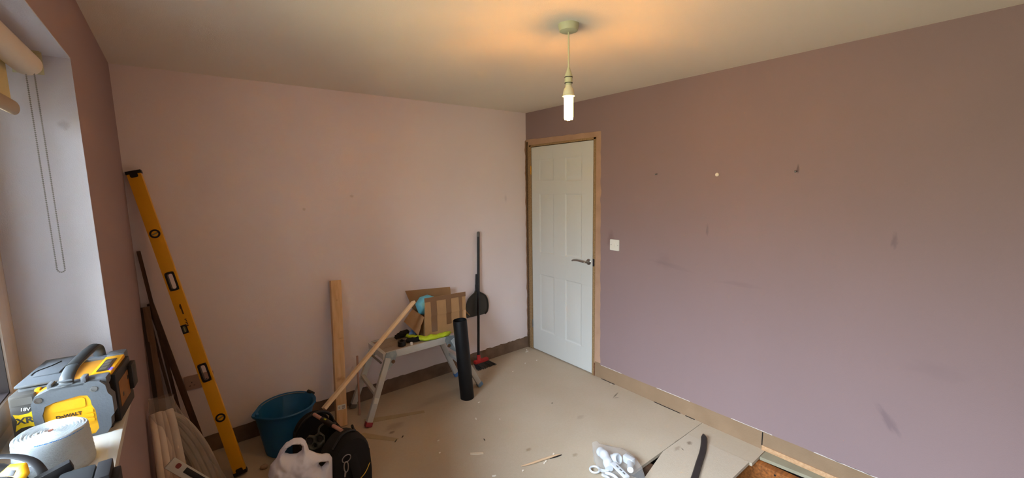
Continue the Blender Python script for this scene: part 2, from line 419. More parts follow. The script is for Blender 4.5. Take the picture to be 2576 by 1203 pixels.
# floor sheets (parts of the floor)
fl = estruct('floor', 'chipboard floor sheets, dusty and stained')
def sheet(name, poly, m, z=0, th=.02): return obj(name, G().prism(poly, th, Matrix.Translation((0, 0, z-th))), m, fl, 0)
gp = .0015
sheet('board', [(XL-.1, -1.88+gp), (.1, -1.885+gp), (.1, .1), (XL-.1, .1)], m_chip)
sheet('board', [(-.202, -1.885-gp), (-.19, -2.295), (.1, -2.295), (.1, -1.885-gp)], m_chip)
sheet('board', [(-.085, -2.299), (-.055, -2.60), (-.03, YB-.1), (.1, YB-.1), (.1, -2.299)], m_ledge, -.001)
sheet('board', [(XL-.1, -1.88-gp), (-.842, -1.88-gp), (-.825, -1.955), (-.86, -2.3), (XL-.1, -2.3)], m_chip)
sheet('board', [(XL-.1, -2.303), (-1.15, -2.303), (-1.15, YB-.1), (XL-.1, YB-.1)], m_chip)
sheet('board', [(-1.147, -3.0), (-.09, -3.0), (-.04, YB-.1), (-1.147, YB-.1)], m_chip)
jx = G().bar((-.10, YB-.1, -.125), (-.10, -1.5, -.125), .05, .2, bev=.003)
jo = obj('joist', jx, m_joist, fl)
for yy, zz in ((-2.40, -.05), (-2.47, -.075)):
    mm = frame((0, 1, 0), (0, 0, 1), (-1, 0, 0), (-.1235, yy, zz)); obj('nail_hole', G().prism(circ(.006, 10), .003, mm), m_dark, jo)
for x_ in (-.65, -1.1, -1.6): obj('joist', G().bar((x_, YB-.1, -.125), (x_, .1, -.125), .05, .2), m_brownw, fl)
obj('underfloor', G().box((XL-.1, YB-.1, -.27), (.1, .1, -.25)), m_dark, fl, 0)
obj('underfloor_side', G().box((.005, YB-.1, -.25), (.1, .1, -.02)), m_dark, fl, 0)
# pale scrape marks: slats let flush in the floor near the hop-up
for pts in ([(-1.86, -.33), (-1.45, -.475), (-1.44, -.445), (-1.60, -.375), (-1.84, -.27)], [(-1.96, -.45), (-1.765, -.68), (-1.74, -.66), (-1.90, -.44)]):
    obj('filler_slat', G().prism(pts, .0025, Matrix.Translation((0, 0, 0))), mat('tan_filler', '#ab9a7a', .85, var=.3, vscale=14, col2='#8a795c'), fl, 0)

# loose panel over the gap
lp = tag(obj('chipboard_panel', G().prism([(-.206, -1.890), (-.5, -1.888), (-.80, -1.955), (-.80, -2.28), (-.192, -2.28)], .02, Matrix.Translation((0, 0, -.017))), m_chip2, None, 0),
         'loose cut chipboard panel under the pry bar, beside the hole in the floor', 'board')

# ---------------------------------------------------------------- door
d1 = estruct('door_1', 'white six panel door in a bare timber lining')
g = G().box((-.002, DY0-.024, 0), (.12, -.026, DZ), .002); obj('jamb', g, m_lining, d1)
g = G().box((-.002, DY1, 0), (.12, DY1+.024, DZ), .002); obj('jamb', g, m_lining, d1)
g = G().box((-.002, DY1, DZ-.018), (.12, DY0, DZ), .002); obj('lining_head', g, m_lining, d1)
obj('lining_edge', G().box((-.001, -.026, 0), (.01, 0, 2.12)), m_liningD, d1, 0)
obj('splintered_base', G().box((-.003, DY1-.006, 0), (.004, DY1+.004, .12), .001), mat('dark_splintered_wood', '#4a2413', .8, var=.6, vscale=40, col2='#b07a50'), d1)
# leaf : height field
Y0, Y1, Z0, Z1 = -.078, -.868, .012, 2.062
pan = [(-.19, -.385, 1.735, 1.94), (-.532, -.74, 1.725, 1.94), (-.195, -.388, 1.03, 1.612), (-.532, -.742, 1.035, 1.615), (-.205, -.395, .235, .815), (-.54, -.741, .225, .815)]
pan = [(a, b, c, d) for a, b, c, d in pan]
pan = [((-.19 if i % 2 == 0 else -.538), (-.39 if i % 2 == 0 else -.742), c, d) for i, (a, b, c, d) in enumerate(pan)]
offs = [(0, 0), (.006, -.0035), (.012, -.006), (.020, -.006), (.045, -.0012)]
def dep(y, z):
    for a, b, c, d in pan:
        k = min(a-y, y-b, z-c, d-z)
        if k >= 0:
            for (o1, h1), (o2, h2) in zip(offs, offs[1:]):
                if k <= o2: return h1+(h2-h1)*(k-o1)/(o2-o1)
            return offs[-1][1]
    return 0
ys = sorted({round(v, 5) for a, b, c, d in pan for o_, _ in offs for v in (a-o_, b+o_)} | {Y0, Y1})
zs = sorted({round(v, 5) for a, b, c, d in pan for o_, _ in offs for v in (c+o_, d-o_)} | {Z0, Z1})
vs = [(.002-dep(y, z), y, z) for y in ys for z in zs]; nz_ = len(zs)
fs = [[i*nz_+j, (i+1)*nz_+j, (i+1)*nz_+j+1, i*nz_+j+1] for i in range(len(ys)-1) for j in range(nz_-1)]
g = G().add(vs, fs).box((.0105, Y1, Z0), (.038, Y0, Z1))
g.box((.002, Y1, Z0), (.0106, Y1+.001, Z1)).box((.002, Y0-.001, Z0), (.0106, Y0, Z1)).box((.002, Y1, Z0), (.0106, Y0, Z0+.001)).box((.002, Y1, Z1-.001), (.0106, Y0, Z1))
leaf = obj('door_leaf', g, m_doorp, d1, 25)
dh = obj('door_handle', G().lathe([(0, 0), (.0265, 0), (.0265, .006), (.022, .009), (.012, .010), (.0105, .030), (0, .032)], 28, mtx=frame((0, 1, 0), (0, 0, 1), (-1, 0, 0), (.002, -.825, 1.022)))
   .tube(spline([(-.028, -.825, 1.022), (-.048, -.818, 1.023), (-.05, -.79, 1.026), (-.05, -.74, 1.030), (-.048, -.69, 1.026), (-.046, -.668, 1.018)], 6), [.0085]*25+[.0075]*5+[.006], 12), m_chrome, leaf)
for zz, mm in ((1.84, m_brass), (.275, m_steel)):
    g = G()
    for k in range(5): g.tube([(-.004, Y0+.003, zz-.04+k*.017), (-.004, Y0+.003, zz-.04+k*.017+.0155)], .0062, 10)
    g.box((-.001, Y0-.0+.001, zz-.042), (.001, Y0+.02, zz+.045)); obj('hinge', g, mm, d1)
obj('latch_plate', G().box((-.004, DY1+.003, .99), (.001, DY1+.022, 1.055), .001), m_gask, d1)

struct('hall_light_block', G().box((.12, -1.6, -.05), (1.1, .6, -.0)).box((1.0, -1.6, 0), (1.1, .6, H)).box((.12, -1.7, 0), (1.1, -1.6, H)).box((.12, .5, 0), (1.1, .6, H)).box((.12, -1.6, 2.3), (1.1, .6, H)), mat('light_block_brown', '#7c6c5c', .8), 0)  # unseen hall box added to stop light leaking in under the door
# ---------------------------------------------------------------- switch, wall fixings, socket
t = thing('light_switch', 'white square switch plate on the right wall beside the door', 'switch', mtx=frame((0, -1, 0), (0, 0, 1), (-1, 0, 0), (0, -1.104, 1.2)))
obj('plate', G().prism(rrect(.09, .09, .006), .007), m_white, t)
obj('rocker', G().prism(rrect(.012, .026, .002), .0105), m_white, t)
for s_ in (-1, 1): obj('screw', G().prism(circ(.003, 12, s_*.033), .0078), m_steel, t)
tag(obj('wall_plug', G().lathe([(0, 0), (.011, 0), (.012, .008), (.006, .014), (0, .014)], 14, mtx=frame((0, 1, 0), (0, 0, 1), (-1, 0, 0), (0, -1.916, 1.746))), mat('filler_white', '#e8dcc8', .6)),
    'pale round plug in the right wall between two dark screws', 'wall plug')
for y_, z_, nm in ((-1.474, 1.765, 'dark screw in the right wall nearest to the door'), (-2.365, 1.754, 'dark screw in the right wall furthest from the door')):
    tag(obj('screw', G().tube([(.01, y_, z_), (-.022, y_, z_-.004)], .0035, 8).ball((-.022, y_, z_-.004), .006, 8, 6), m_steel), nm, 'screw')
t = thing('wall_socket', 'double power socket low on the back wall, half behind the yellow spirit level', 'socket', mtx=frame((1, 0, 0), (0, 0, 1), (0, -1, 0), (-2.765, 0, .50)))
m_sock = mat('socket_plastic', '#a38a7e', .5)
obj('plate', G().prism(rrect(.152, .09, .006), .009), m_sock, t)
for sx in (-.038, .038):
    f_ = obj('outlet', G().prism(rrect(.058, .05, .004, cx=sx, cy=-.01), .0105), m_sock, t)
    g = G()
    for hx, hy, w_, h_ in ((0, .006, .004, .008), (-.011, -.014, .008, .004), (.011, -.014, .008, .004)): g.prism(rrect(w_, h_, .0008, 2, sx+hx, hy-.004), .0109)
    obj('pin_hole', g, m_gask, f_)
    obj('rocker', G().prism(rrect(.014, .012, .001, 2, sx+(.018 if sx > 0 else -.018), .032), .012), m_sock, t)
for sx in (-.06, .06): obj('screw', G().prism(circ(.003, 10, sx, 0), .0095), m_gask, t)

# ---------------------------------------------------------------- pendant lamp
LX, LY = -1.352, -1.880
t = thing('pendant_light', 'bare energy saving bulb glowing on a white flex from the ceiling', 'lamp', (LX, LY, H))
m_rose = mat('aged_white_plastic', '#c2bf9a', .45)
obj('ceiling_rose', G().lathe([(0, -.032), (.03, -.032), (.040, -.028), (.046, -.006), (.046, 0), (0, 0)], 40), m_rose, t)
obj('flex', G().tube([(0, 0, -.03), (.001, 0, -.1), (0, 0, -.19)], .0035, 10), m_rose, t)
obj('lamp_holder', G().lathe([(0, -.183), (.006, -.183), (.009, -.195), (.0165, -.214), (.0175, -.222), (.0175, -.2235), (.0165, -.224), (.0165, -.227), (.0175, -.2275), (.0175, -.247), (.014, -.249), (.014, -.262), (0, -.262)], 28), m_rose, t)
obj('holder_ring', G().lathe([(.0168, -.2225), (.0182, -.2225), (.0182, -.2255), (.0168, -.2255)], 28, closed=True), m_gask, t)
obj('holder_ring', G().lathe([(.0145, -.2475), (.0182, -.2475), (.0182, -.2495), (.0145, -.2495)], 28, closed=True), m_gask, t)
bb = obj('bulb', G().lathe([(0, -.258), (.014, -.258), (.015, -.266), (.021, -.274), (.0245, -.288), (.0255, -.300), (.0275, -.302), (.0275, -.306), (0, -.306)], 30), mat('bulb_base', '#d8d0b0', .4), t)
m_glow = mat('glowing_tube', '#fff2d8', .4, emit=(1, .66, .27), estr=BULB)
g = G()
for k in range(3):
    a = k*2*PI/3+.4; b = a+.75; rr_ = .0145
    p1 = Vector((rr_*math.cos(a), rr_*math.sin(a), 0)); p2 = Vector((rr_*math.cos(b), rr_*math.sin(b), 0))
    path = [p1+Vector((0, 0, -.305)), p1+Vector((0, 0, -.398)), p1.lerp(p2, .25)+Vector((0, 0, -.406)), p1.lerp(p2, .75)+Vector((0, 0, -.406)), p2+Vector((0, 0, -.398)), p2+Vector((0, 0, -.305))]
    g.tube(path, .0058, 10)
obj('glow_tube', g, m_glow, bb)

# ---------------------------------------------------------------- roller blind
t = thing('roller_blind', 'rolled up cream roller blind with a bead chain in the window recess', 'blind', (-3.085, -1.34, 2.085))
m_blind = mat('blind_fabric', '#cfc18f', .8, bump=.3, bscale=600, var=.15, vscale=30, col2='#a8905c'); m_tubeb = mat('blind_roll', '#d8ccba', .6)
obj('roll', G().tube([(0, 0, 0), (0, -2.15, 0)], .034, 28), m_tubeb, t)
obj('bracket', G().box((-.03, .003, -.028), (.034, .006, .042), .001).box((-.026, -.012, .035), (.032, .004, .042), .001), mat('bracket_plastic', '#b9b794', .5), t)
obj('fabric', G().box((-.034, -2.13, -.13), (-.0328, -.045, .01)), m_blind, t, 0)
obj('bottom_bar', G().tube([(-.033, -2.13, -.135), (-.033, -.035, -.135)], .013, 16, flat=((0, 0, 1), 1.6)), mat('bar_cover', '#a8957f', .7), t)
g = G(); path = []
for i in range(103): path.append((.016+.0*i, -.015, -.028-.59*i/102))
for i in range(1, 6): a = PI*i/6; path.append((.0085+.0085*math.cos(a)-.0005, -.015, -.618-.010*math.sin(a)))
for i in range(103): path.append((-.001, -.015, -.618+.59*i/102))
for p_ in path: g.ball(p_, .00225, 6, 4)
g.tube(path[:103], .0006, 4).tube(path[108:], .0006, 4)
tag(obj('bead_chain', g, m_steel, t), kind='stuff')

# ---------------------------------------------------------------- spirit level leaning in the corner
A = Vector((-2.622, -.400, .012)); B = Vector((-2.948, -.030, 1.818)); ax = (B-A).normalized()
toC = (Vector((-2.778, -3.25, 1.3))-A); n_ = (toC-ax*toC.dot(ax)); n_.normalize(); s0 = n_.cross(ax) * -1
ang = R(-12); n2 = (Matrix.Rotation(ang, 3, ax) @ n_); side = ax.cross(n2)   # local x = side, y = axis, z = normal
side = -side if side.x < 0 else side
n2 = side.cross(ax)
LL = (B-A).length; w = .064; th = .026
t = thing('spirit_level', 'long yellow box spirit level leaning in the corner', 'spirit level', mtx=frame(side, ax, n2, A))
spans = [(.02, .300), (.388, .62+.06), (.68, 1.187), (1.275, LL-.02)]
def rb(g, x0, x1, y0, y1): g.box((x0, y0, -th/2), (x1, y1, th/2), .0012)
h1, h2 = LL*.6493, LL*.3487; v1, v2, v3 = LL*.8016, LL*.497, LL*.1964; hl = .055
g = G()
cy = [.018, h2-hl, h2+hl, v2-.026, v2+.026, h1-hl, h1+hl, LL-.018]
rb(g, -w/2, w/2, cy[0], cy[1]); rb(g, -w/2, w/2, cy[2], cy[3]); rb(g, -w/2, w/2, cy[4], cy[5]); rb(g, -w/2, w/2, cy[6], cy[7])
for a_, b_ in ((1, 2), (5, 6)): rb(g, -w/2, -w/2+.011, cy[a_], cy[b_]); rb(g, w/2-.011, w/2, cy[a_], cy[b_])
rb(g, -w/2+.028, w/2, cy[3], cy[4])
obj('body', g, m_yel, t)
for hh in (h1, h2):
    obj('handle_grip', G().prism(rrect(.046, .112, .014, cy=hh), th+.004, Matrix.Translation((0, 0, -th/2-.002)), holes=[rrect(.026, .090, .010, cy=hh)]), m_black, t)
for vv in (v1, v3):
    vr = obj('vial_ring', G().prism(circ(.0255, 32, 0, vv), th+.003, Matrix.Translation((0, 0, -th/2-.0015)), holes=[circ(.016, 24, 0, vv)]), m_black, t)
    obj('vial', G().prism(circ(.016, 24, 0, vv), th-.008, Matrix.Translation((0, 0, -th/2+.004))).tube([(-.013, vv-.004, th/2-.002), (.013, vv+.004, th/2-.002)], .0045, 10), mat('vial_acrylic', '#8b8a66', .2), vr)
vr = obj('vial_housing', G().prism([(-w/2-.001, v2-.026), (-w/2+.020, v2-.026), (-w/2+.028, v2-.014), (-w/2+.028, v2+.014), (-w/2+.020, v2+.026), (-w/2-.001, v2+.026)], th+.002, Matrix.Translation((0, 0, -th/2-.001)),
   holes=[[(-w/2+.004, v2-.018), (-w/2+.018, v2-.018), (-w/2+.022, v2-.008), (-w/2+.022, v2+.008), (-w/2+.018, v2+.018), (-w/2+.004, v2+.018)]]), m_black, t)
obj('vial', G().box((-w/2+.004, v2-.018, -.008), (-w/2+.022, v2+.018, .008)).tube([(-w/2+.012, v2-.016, .009), (-w/2+.012, v2+.016, .009)], .005, 10), mat('vial_acrylic', '#8b8a66', .2), vr)
obj('end_cap', G().box((-w/2-.004, LL-.02, -th/2-.002), (w/2+.004, LL, th/2+.002), .003).prism(rrect(.036, .03, .008, cy=LL-.025), th/2+.003), m_black, t)
obj('end_cap', G().box((-w/2-.004, 0, -th/2-.002), (w/2+.004, .022, th/2+.002), .003).prism(rrect(.036, .03, .008, cy=.025), th/2+.003), m_black, t)
m_print = mat('dark_print', '#4a3208', .6)
def rowtext(y0, n, wd, hgt, xo):
    g = G(); y = y0
    for i in range(n):
        g.box((xo-wd/2, y-hgt, th/2), (xo+wd/2, y, th/2+.0006)); y -= hgt*1.35
    return g
g = G(); 
for (a_, b_, c_, d_) in ((-.004, .016, .003, .076), (-.0065, .05, -.002, .07)): g.box((a_, LL*.545+b_-.02, th/2), (c_, LL*.545+d_-.02, th/2+.0006))
obj('printed_mark', g, m_print, t)
g = G()
for k in range(5): g.box((-.004+(k % 2)*.003, LL*.528-.045+k*.0095, th/2), (.005, LL*.528-.045+k*.0095+.006, th/2+.0006))
obj('printed_mark', g, m_print, t)

# ---------------------------------------------------------------- timber sticks in the corner
def stick(name, a, b, w_, t_, m, label, up=(0, 1, 0), cat='timber', group=None):
    a, b = Vector(a), Vector(b); x = (b-a).normalized(); upv = Vector(up); y = upv.cross(x).normalized(); z = x.cross(y)
    L = (b-a).length
    o = obj(name, G().box((0, -w_/2, -t_/2), (L, w_/2, t_/2), min(w_, t_)*.08), m)
    o.matrix_world = frame(x, y, z, a); return tag(o, label, cat, group)
stick('timber_lath', (-2.846, -.10, .004), (-2.972, -.012, 1.36), .018, .010, m_brownw, 'tallest thin brown lath leaning in the far left corner')
stick('timber_lath', (-2.765, -.12, .008), (-2.950, -.022, 1.045), .032, .018, m_brownw, 'thicker dark brown batten leaning in the left corner, nearest the level')
stick('timber_lath', (-2.86, -.13, .008), (-2.962, -.022, .95), .014, .012, m_brownw, 'short thin dark batten leaning between two wider ones in the corner')
stick('timber_board', (-2.935, -.22, .006), (-2.968, -.052, 1.035), .032, .016, wood('dull_board', '#7d6350', '#5c4636'), 'light brown board leaning in the corner closest to the window wall')
stick('timber_board', (-2.965, -.23, .006), (-2.984, -.052, 1.035), .02, .012, mat('very_dark_timber', '#2c1c14', .8), 'very dark strip leaning against the window wall in the corner')

# ---------------------------------------------------------------- stud leaning on back wall
a = Vector((-1.992, -.245, .001)); b = Vector((-1.905, -.032, 1.022)); x = (b-a).normalized(); y = Vector((0, 1, 0)).cross(x).normalized(); z = x.cross(y)
t = thing('timber_stud', 'thick pale timber stud with a white barcode label leaning on the back wall', 'timber', mtx=frame(x, y, z, a))
m_stud = wood('stud_pine', '#e0bd92', '#c49a6a', (3, 22, 22), stains=[((.33, 0, 0), (.03, .04, .05), .6, '#8a5c34'), ((.62, .02, 0), (.012, .03, .05), .4, '#8a5c34'), ((.9, .0, 0), (.012, .01, .05), .4, '#8a5c34')])
Ls = (b-a).length
stud = obj('stud', G().box((0, -.037, -.022), (Ls, .037, .022), .004), m_stud, t)
face = -1 if z.y > 0 else 1
mm = frame((0, 1 if face < 0 else -1, 0), (1, 0, 0), (0, 0, face), (.135, 0, face*.0222))
lb = obj('label', G().prism(rrect(.058, .034, .002), .0006, mm), m_white, t)
g = G()
for k in range(12):
    xx = .002+k*.0018; g.box((xx, -.007, 0), (xx+(.0006 if k % 3 else .0011), .010, .0009), 0, mm)
for k in range(3): g.box((-.022, -.008+k*.006, 0), (-.010, -.006+k*.006, .0009), 0, mm)
g.box((.002, -.013, 0), (.022, -.010, .0009), 0, mm)
obj('barcode', g, m_gask, lb)
# thin copper coloured rod, and pink batten beside hop-up
t_ = stick('wooden_rod', (-1.842, -.188, .001), (-1.812, -.125, .44), .013, .010, mat('reddish_wood', '#a88070', .6), 'thin reddish rod standing upright by the left legs of the hop-up bench', cat='rod')
# diagonal baton
stick('timber_baton', (-2.190, -.640, .372), (-1.430, -.335, .832), .042, .020, m_pineL, 'long pale batten sloping from the tool bag up to the cardboard box', up=(0, .35, 1))

# ---------------------------------------------------------------- hop-up bench
X0, X1, YA, YC, ZH = -1.705, -1.125, -.366, -.070, .50
m_alu = mat('paint_splashed_aluminium', '#bfc1be', .5, .15, var=.35, vscale=14, col2='#d8d8d0', bump=.15, bscale=90)
m_alud = mat('worn_aluminium_top', '#a89a88', .6, .25, var=.4, vscale=10, col2='#8c8070', bump=.2, bscale=80)
t = thing('hop_up_bench', 'paint splashed aluminium hop-up work platform by the back wall', 'work platform', ((X0+X1)/2, (YA+YC)/2, 0))
def L_(p): return (p[0]-(X0+X1)/2, p[1]-(YA+YC)/2, p[2])
def lb_(lo, hi): return L_(lo), L_(hi)
nsl = 3; wd = (YC-YA-.03)/nsl
for k in range(nsl):
    ya = YA+.015+k*wd; obj('deck_plank', G().box(*lb_((X0+.02, ya+.001, ZH-.024), (X1-.02, ya+wd-.001, ZH)), .002), m_alud, t)
for ya in (YA, YC-.016): obj('side_rail', G().box(*lb_((X0+.03, ya, ZH-.052), (X1-.03, ya+.016, ZH+.002)), .003), m_alu, t)
for xx in (X0, X1-.03): obj('end_rail', G().box(*lb_((xx, YA, ZH-.05), (xx+.03, YC, ZH+.001)), .006), m_alu, t)
m_kn = mat('galvanised_knuckle', '#87959a', .45, .4, var=.5, vscale=25, col2='#c8ccc8')
feet = {'fl': ((-1.668, YA+.004, ZH-.04), (-1.852, YA-.022, .004)), 'bl': ((-1.668, YC-.004, ZH-.04), (-1.852, YC+.022, .004)),
        'fr': ((-1.125, YA+.004, ZH-.03), (-.884, YA-.030, .004)), 'br': ((-1.125, YC-.004, ZH-.03), (-.935, YC-.03, .004))}
fcol = {'fl': mat('red_foot', '#8c2c3c', .6), 'bl': mat('grey_foot', '#6c665e', .7), 'fr': mat('blue_foot', '#6f93b8', .6), 'br': mat('blue_foot2', '#4f82c4', .6)}
for k, (p1, p2) in feet.items():
    a, b = Vector(L_(p1)), Vector(L_(p2)); d = (b-a).normalized()
    lg = obj('leg', G().bar(a, b-d*.02, .030, .042, up=(1, 0, 0), bev=.004), m_alu, t)
    obj('foot', G().bar(b-d*.035, b, .036, .050, up=(1, 0, 0), bev=.006), fcol[k], lg)
    sgn = -1 if p1[1] < -.2 else 1
    s_ = 1 if 'l' == k[1] else -1
    # knuckle plate
    pl_ = [(0, .0), (.072*s_, .004), (.080*s_, -.03), (.058*s_, -.085), (.012*s_, -.125), (-.045*s_, -.165), (-.062*s_, -.150), (-.02*s_, -.06)]
    off = YA-.006 if sgn < 0 else YC+.001
    mm = frame((1, 0, 0), (0, 0, 1), (0, 1, 0), L_((p1[0]+(-.012 if s_ > 0 else .012), off, ZH)))
    kn = obj('knuckle', G().prism(pl_, .005, mm), m_kn, t)
    cx_, cz_ = .048*s_, -.075
    obj('pivot', G().prism(circ(.014, 18, cx_, cz_), .010, mm @ Matrix.Translation((0, 0, -.004))).prism(circ(.006, 12, cx_, cz_), .014, mm @ Matrix.Translation((0, 0, -.007))), mat('rusty_bolt', '#7a5c44', .6, .5), kn)
for x1_, x2_, zc in ((-1.765, -1.765, .235), (-1.0, -1.0, .22)):
    br = obj('brace', G().bar(L_((x1_, YA+.005, zc-.03)), L_((x2_+.0, YC-.005, zc+.01)), .028, .03, bev=.004), m_alu, t)
for s_, xx in ((-1, X0+.0), (1, X1)):
    obj('locking_bar', G().tube([L_((xx+s_*.006, YA+.03, ZH-.075)), L_((xx+s_*.006, YC-.03, ZH-.075))], .008, 10), m_steel, t)
# riveted label on front leg
g = G(); a, b = Vector(L_(feet['fl'][0])), Vector(L_(feet['fl'][1])); c_ = a.lerp(b, .62); d_ = (b-a).normalized()
obj('rivet_plate', G().bar(c_+Vector((0, -.017, 0))-d_*.02, c_+Vector((0, -.017, 0))+d_*.02, .003, .03, up=(1, 0, 0)), m_white, t)

# ---------------------------------------------------------------- cardboard box
yw_ = R(-6.2); ex = Vector((math.cos(yw_), math.sin(yw_), 0)); ey = Vector((-math.sin(yw_), math.cos(yw_), 0)); ez = Vector((0, 0, 1))
m_card = mat('cardboard', '#b08a60', .85, bump=.2, bscale=140, var=.15, vscale=12, stretch=(1, 1, 1), spec=.2)
m_cardI = mat('cardboard_inside', '#a07c56', .85, bump=.2, bscale=140, var=.2, vscale=8, spec=.2)
m_tape = mat('brown_parcel_tape', '#7c5b3c', .35, coat=.2)
t = thing('cardboard_box', 'open cardboard box with strips of brown tape on the hop-up', 'box', mtx=frame(ex, ey, ez, (-1.336, -.312, ZH+.006)))
W_, D_, H_ = .358, .275, .176
c = .004
obj('front_panel', G().box((0, 0, 0), (W_, c, H_)), m_card, t, 0)
obj('back_panel', G().box((0, D_-c, 0), (W_, D_, H_)), m_cardI, t, 0)
obj('side_panel', G().box((0, c, 0), (c, D_-c, H_)), m_card, t, 0)
obj('side_panel', G().box((W_-c, c, 0), (W_, D_-c, H_)), m_card, t, 0)
obj('bottom_panel', G().box((c, c, 0), (W_-c, D_-c, c)), m_card, t, 0)
def flap(p0, p1, p2, p3, m, name='flap', seg=6, bend=0, bd=(0, 0, 0)):
    p0, p1, p2, p3 = map(Vector, (p0, p1, p2, p3)); n = (p1-p0).cross(p3-p0).normalized()*c; g = G(); vs = []; fs = []
    for i in range(seg+1):
        tt = i/seg; off = Vector(bd)*(tt**2)
        for j in range(seg+1):
            s = j/seg; q = p0.lerp(p1, s).lerp(p3.lerp(p2, s), tt)+off+n*.5*mn.noise(Vector((s*3, tt*3, p0.x*9)))*bend
            vs.append(q)
    nn = len(vs); vs += [v+n for v in vs]
    w_ = seg+1
    for i in range(seg):
        for j in range(seg):
            q = [i*w_+j, i*w_+j+1, (i+1)*w_+j+1, (i+1)*w_+j]; fs += [q, [k+nn for k in q][::-1]]
    bd_ = [j for j in range(w_)]+[i*w_+seg for i in range(1, w_)]+[seg*w_+j for j in range(seg-1, -1, -1)]+[i*w_ for i in range(seg-1, 0, -1)]
    for i in range(len(bd_)): a_, b_ = bd_[i], bd_[(i+1) % len(bd_)]; fs.append([a_, b_, b_+nn, a_+nn])
    return obj(name, g.add(vs, fs), m, t, 30)
flap((0, 0, H_), (W_, 0, H_), (W_+.006, .012, H_+.150), (.012, .006, H_+.152), m_card, bend=.2)
flap((0, D_, H_), (W_, D_, H_), (W_-.012, D_+.004, H_+.140), (-.055, D_+.004, H_+.165), m_cardI, bend=3)
flap((0, .006, H_), (0, D_-.004, H_), (-.085, D_-.03, H_-.075), (-.062, -.02, H_-.115), m_card, bend=3, bd=(.0, 0, -.01))
flap((W_, .03, H_), (W_, D_-.03, H_), (W_+.05, D_-.04, H_-.06), (W_+.06, .04, H_-.07), m_card, bend=2)
for xa, xb, zb in ((.055, .105, .045), (.185, .228, .085)):
    obj('tape', G().box((xa, -.0012, zb), (xb, .0, H_)).box((xa, -.0012, H_), (xb, -.0, H_+.002)), m_tape, t, 0)
    m2 = frame((1, 0, 0), Vector((0, .008/.15, 1)).normalized(), Vector((0, -1, .008/.15)).normalized(), (0, -.0054, H_))
    obj('tape', G().box((xa, 0, 0), (xb, .148, .001), 0, m2), m_tape, t, 0)
obj('tape', G().box((.006, .118, .0008), (W_+.004, .152, .0016), 0, m2), m_tape, t, 0)
obj('tape', G().box((.300, -.0016, .03), (.325, .0, H_)).box((.300, 0, 0), (.325, .118, .001), 0, m2), m_tape, t, 0)
obj('tape', G().box((W_-.022, -.0028, .0), (W_+.002, -.0012, H_)), mat('lit_card_edge', '#c49a70', .8), t, 0)  # lit strip at the box's right edge put into the colour, no tape
bag_b = pillow([(-.09, -.06), (.02, -.085), (.10, -.06), (.12, .0), (.085, .062), (.02, .092), (-.05, .080), (-.10, .03)], 22, .06, .10, .012, 22, seed=4)
o = obj('blue_bag', bag_b, mat('light_blue_plastic', '#6cc4dc', .4, var=.1, vscale=20), None, 60)
o.matrix_world = frame(Vector((1, -.1, .0)).normalized(), Vector((0, .5, .87)), Vector((0, -.87, .5)), Vector((-1.336, -.312, ZH+.006))+ex*.098+ey*.185+ez*.212)
tag(o, 'light blue plastic bag filling the open cardboard box', 'bag')

# things lying on the hop-up
def blob(name, outline, loc, m, label, cat, bulge=.012, rz=0, dm=.02, nz=.004, nsc=40, seed=0, rx=0, group=None, res=22):
    o = obj(name, pillow(outline, res, bulge, dm, nz, nsc, seed=seed), m, None, 60); o.location = loc; o.rotation_euler = (rx, 0, rz); return tag(o, label, cat, group)
zt = ZH+.002
m_hv = mat('high_visibility_yellow', '#c8e02c', .7, var=.35, vscale=35, col2='#8fa31c', bump=.6, bscale=60)
pv = spline([(-1.42, -.115, 0), (-1.405, -.215, 0), (-1.362, -.305, 0), (-1.300, -.345, 0), (-1.22, -.347, 0), (-1.165, -.34, 0), (-1.10, -.305, 0)], 8)
g = G(); rings = []
for i, p_ in enumerate(pv):
    tt = i/(len(pv)-1); tg = (pv[min(i+1, len(pv)-1)]-pv[max(i-1, 0)]).normalized(); s2 = tg.cross(Vector((0, 0, 1)))
    wv = .030*(1-.5*abs(2*tt-1)**3)*(1+.25*mn.noise(Vector((tt*6, 1, 2)))); hv = .018*(1-.4*abs(2*tt-1)**3)*(1+.5*mn.noise(Vector((tt*9, 4, 2))))
    rings.append([p_+Vector((0, 0, zt+hv*.95))+s2*wv*math.cos(a_)*(1+.15*mn.noise(Vector((tt*25, a_, 1))))+Vector((0, 0, hv*math.sin(a_)*(1+.35*mn.noise(Vector((tt*22, a_*2, 7)))))) for a_ in [2*PI*k/16 for k in range(16)]])
tag(obj('safety_vest', g.loft(rings), m_hv, None, 60), 'crumpled fluorescent yellow vest tucked round the foot of the cardboard box', 'vest')
glove = [(-.045, -.03), (.0, -.038), (.045, -.03), (.05, -.005), (.085, -.01), (.092, .006), (.055, .02), (.04, .03), (.0, .034), (-.05, .03), (-.075, .012), (-.07, -.012)]
blob('work_glove', glove, (-1.455, -.145, zt+.028), m_blk2, 'black work glove lying by the left flap of the cardboard box', 'glove', .022, R(205), .028, .006, 45, 2, R(18))
blob('work_glove', [(-.04, -.03), (.05, -.026), (.052, .02), (-.035, .028)], (-1.385, -.185, zt+.025), mat('blue_glove', '#5f8fd0', .7), 'blue cuff of a glove between the black glove and the yellow vest', 'glove', .022, R(60), .025, .006, 45, 5)
blob('work_glove', [(-.06, -.02), (.02, -.03), (.06, -.012), (.065, .018), (.0, .03), (-.055, .018)], (-1.425, -.285, zt+.015), m_blk2, 'flat black glove on the bench between tape roll and yellow vest', 'glove', .014, R(-20), .02, .005, 45, 9)
t2 = thing('tape_roll', 'small black roll of tape near the front edge of the hop-up', 'tape', (-1.530, -.305, zt))
obj('tape_ring', G().lathe([(.018, 0), (.030, 0), (.030, .036), (.018, .036)], 28, closed=True), m_black, t2)
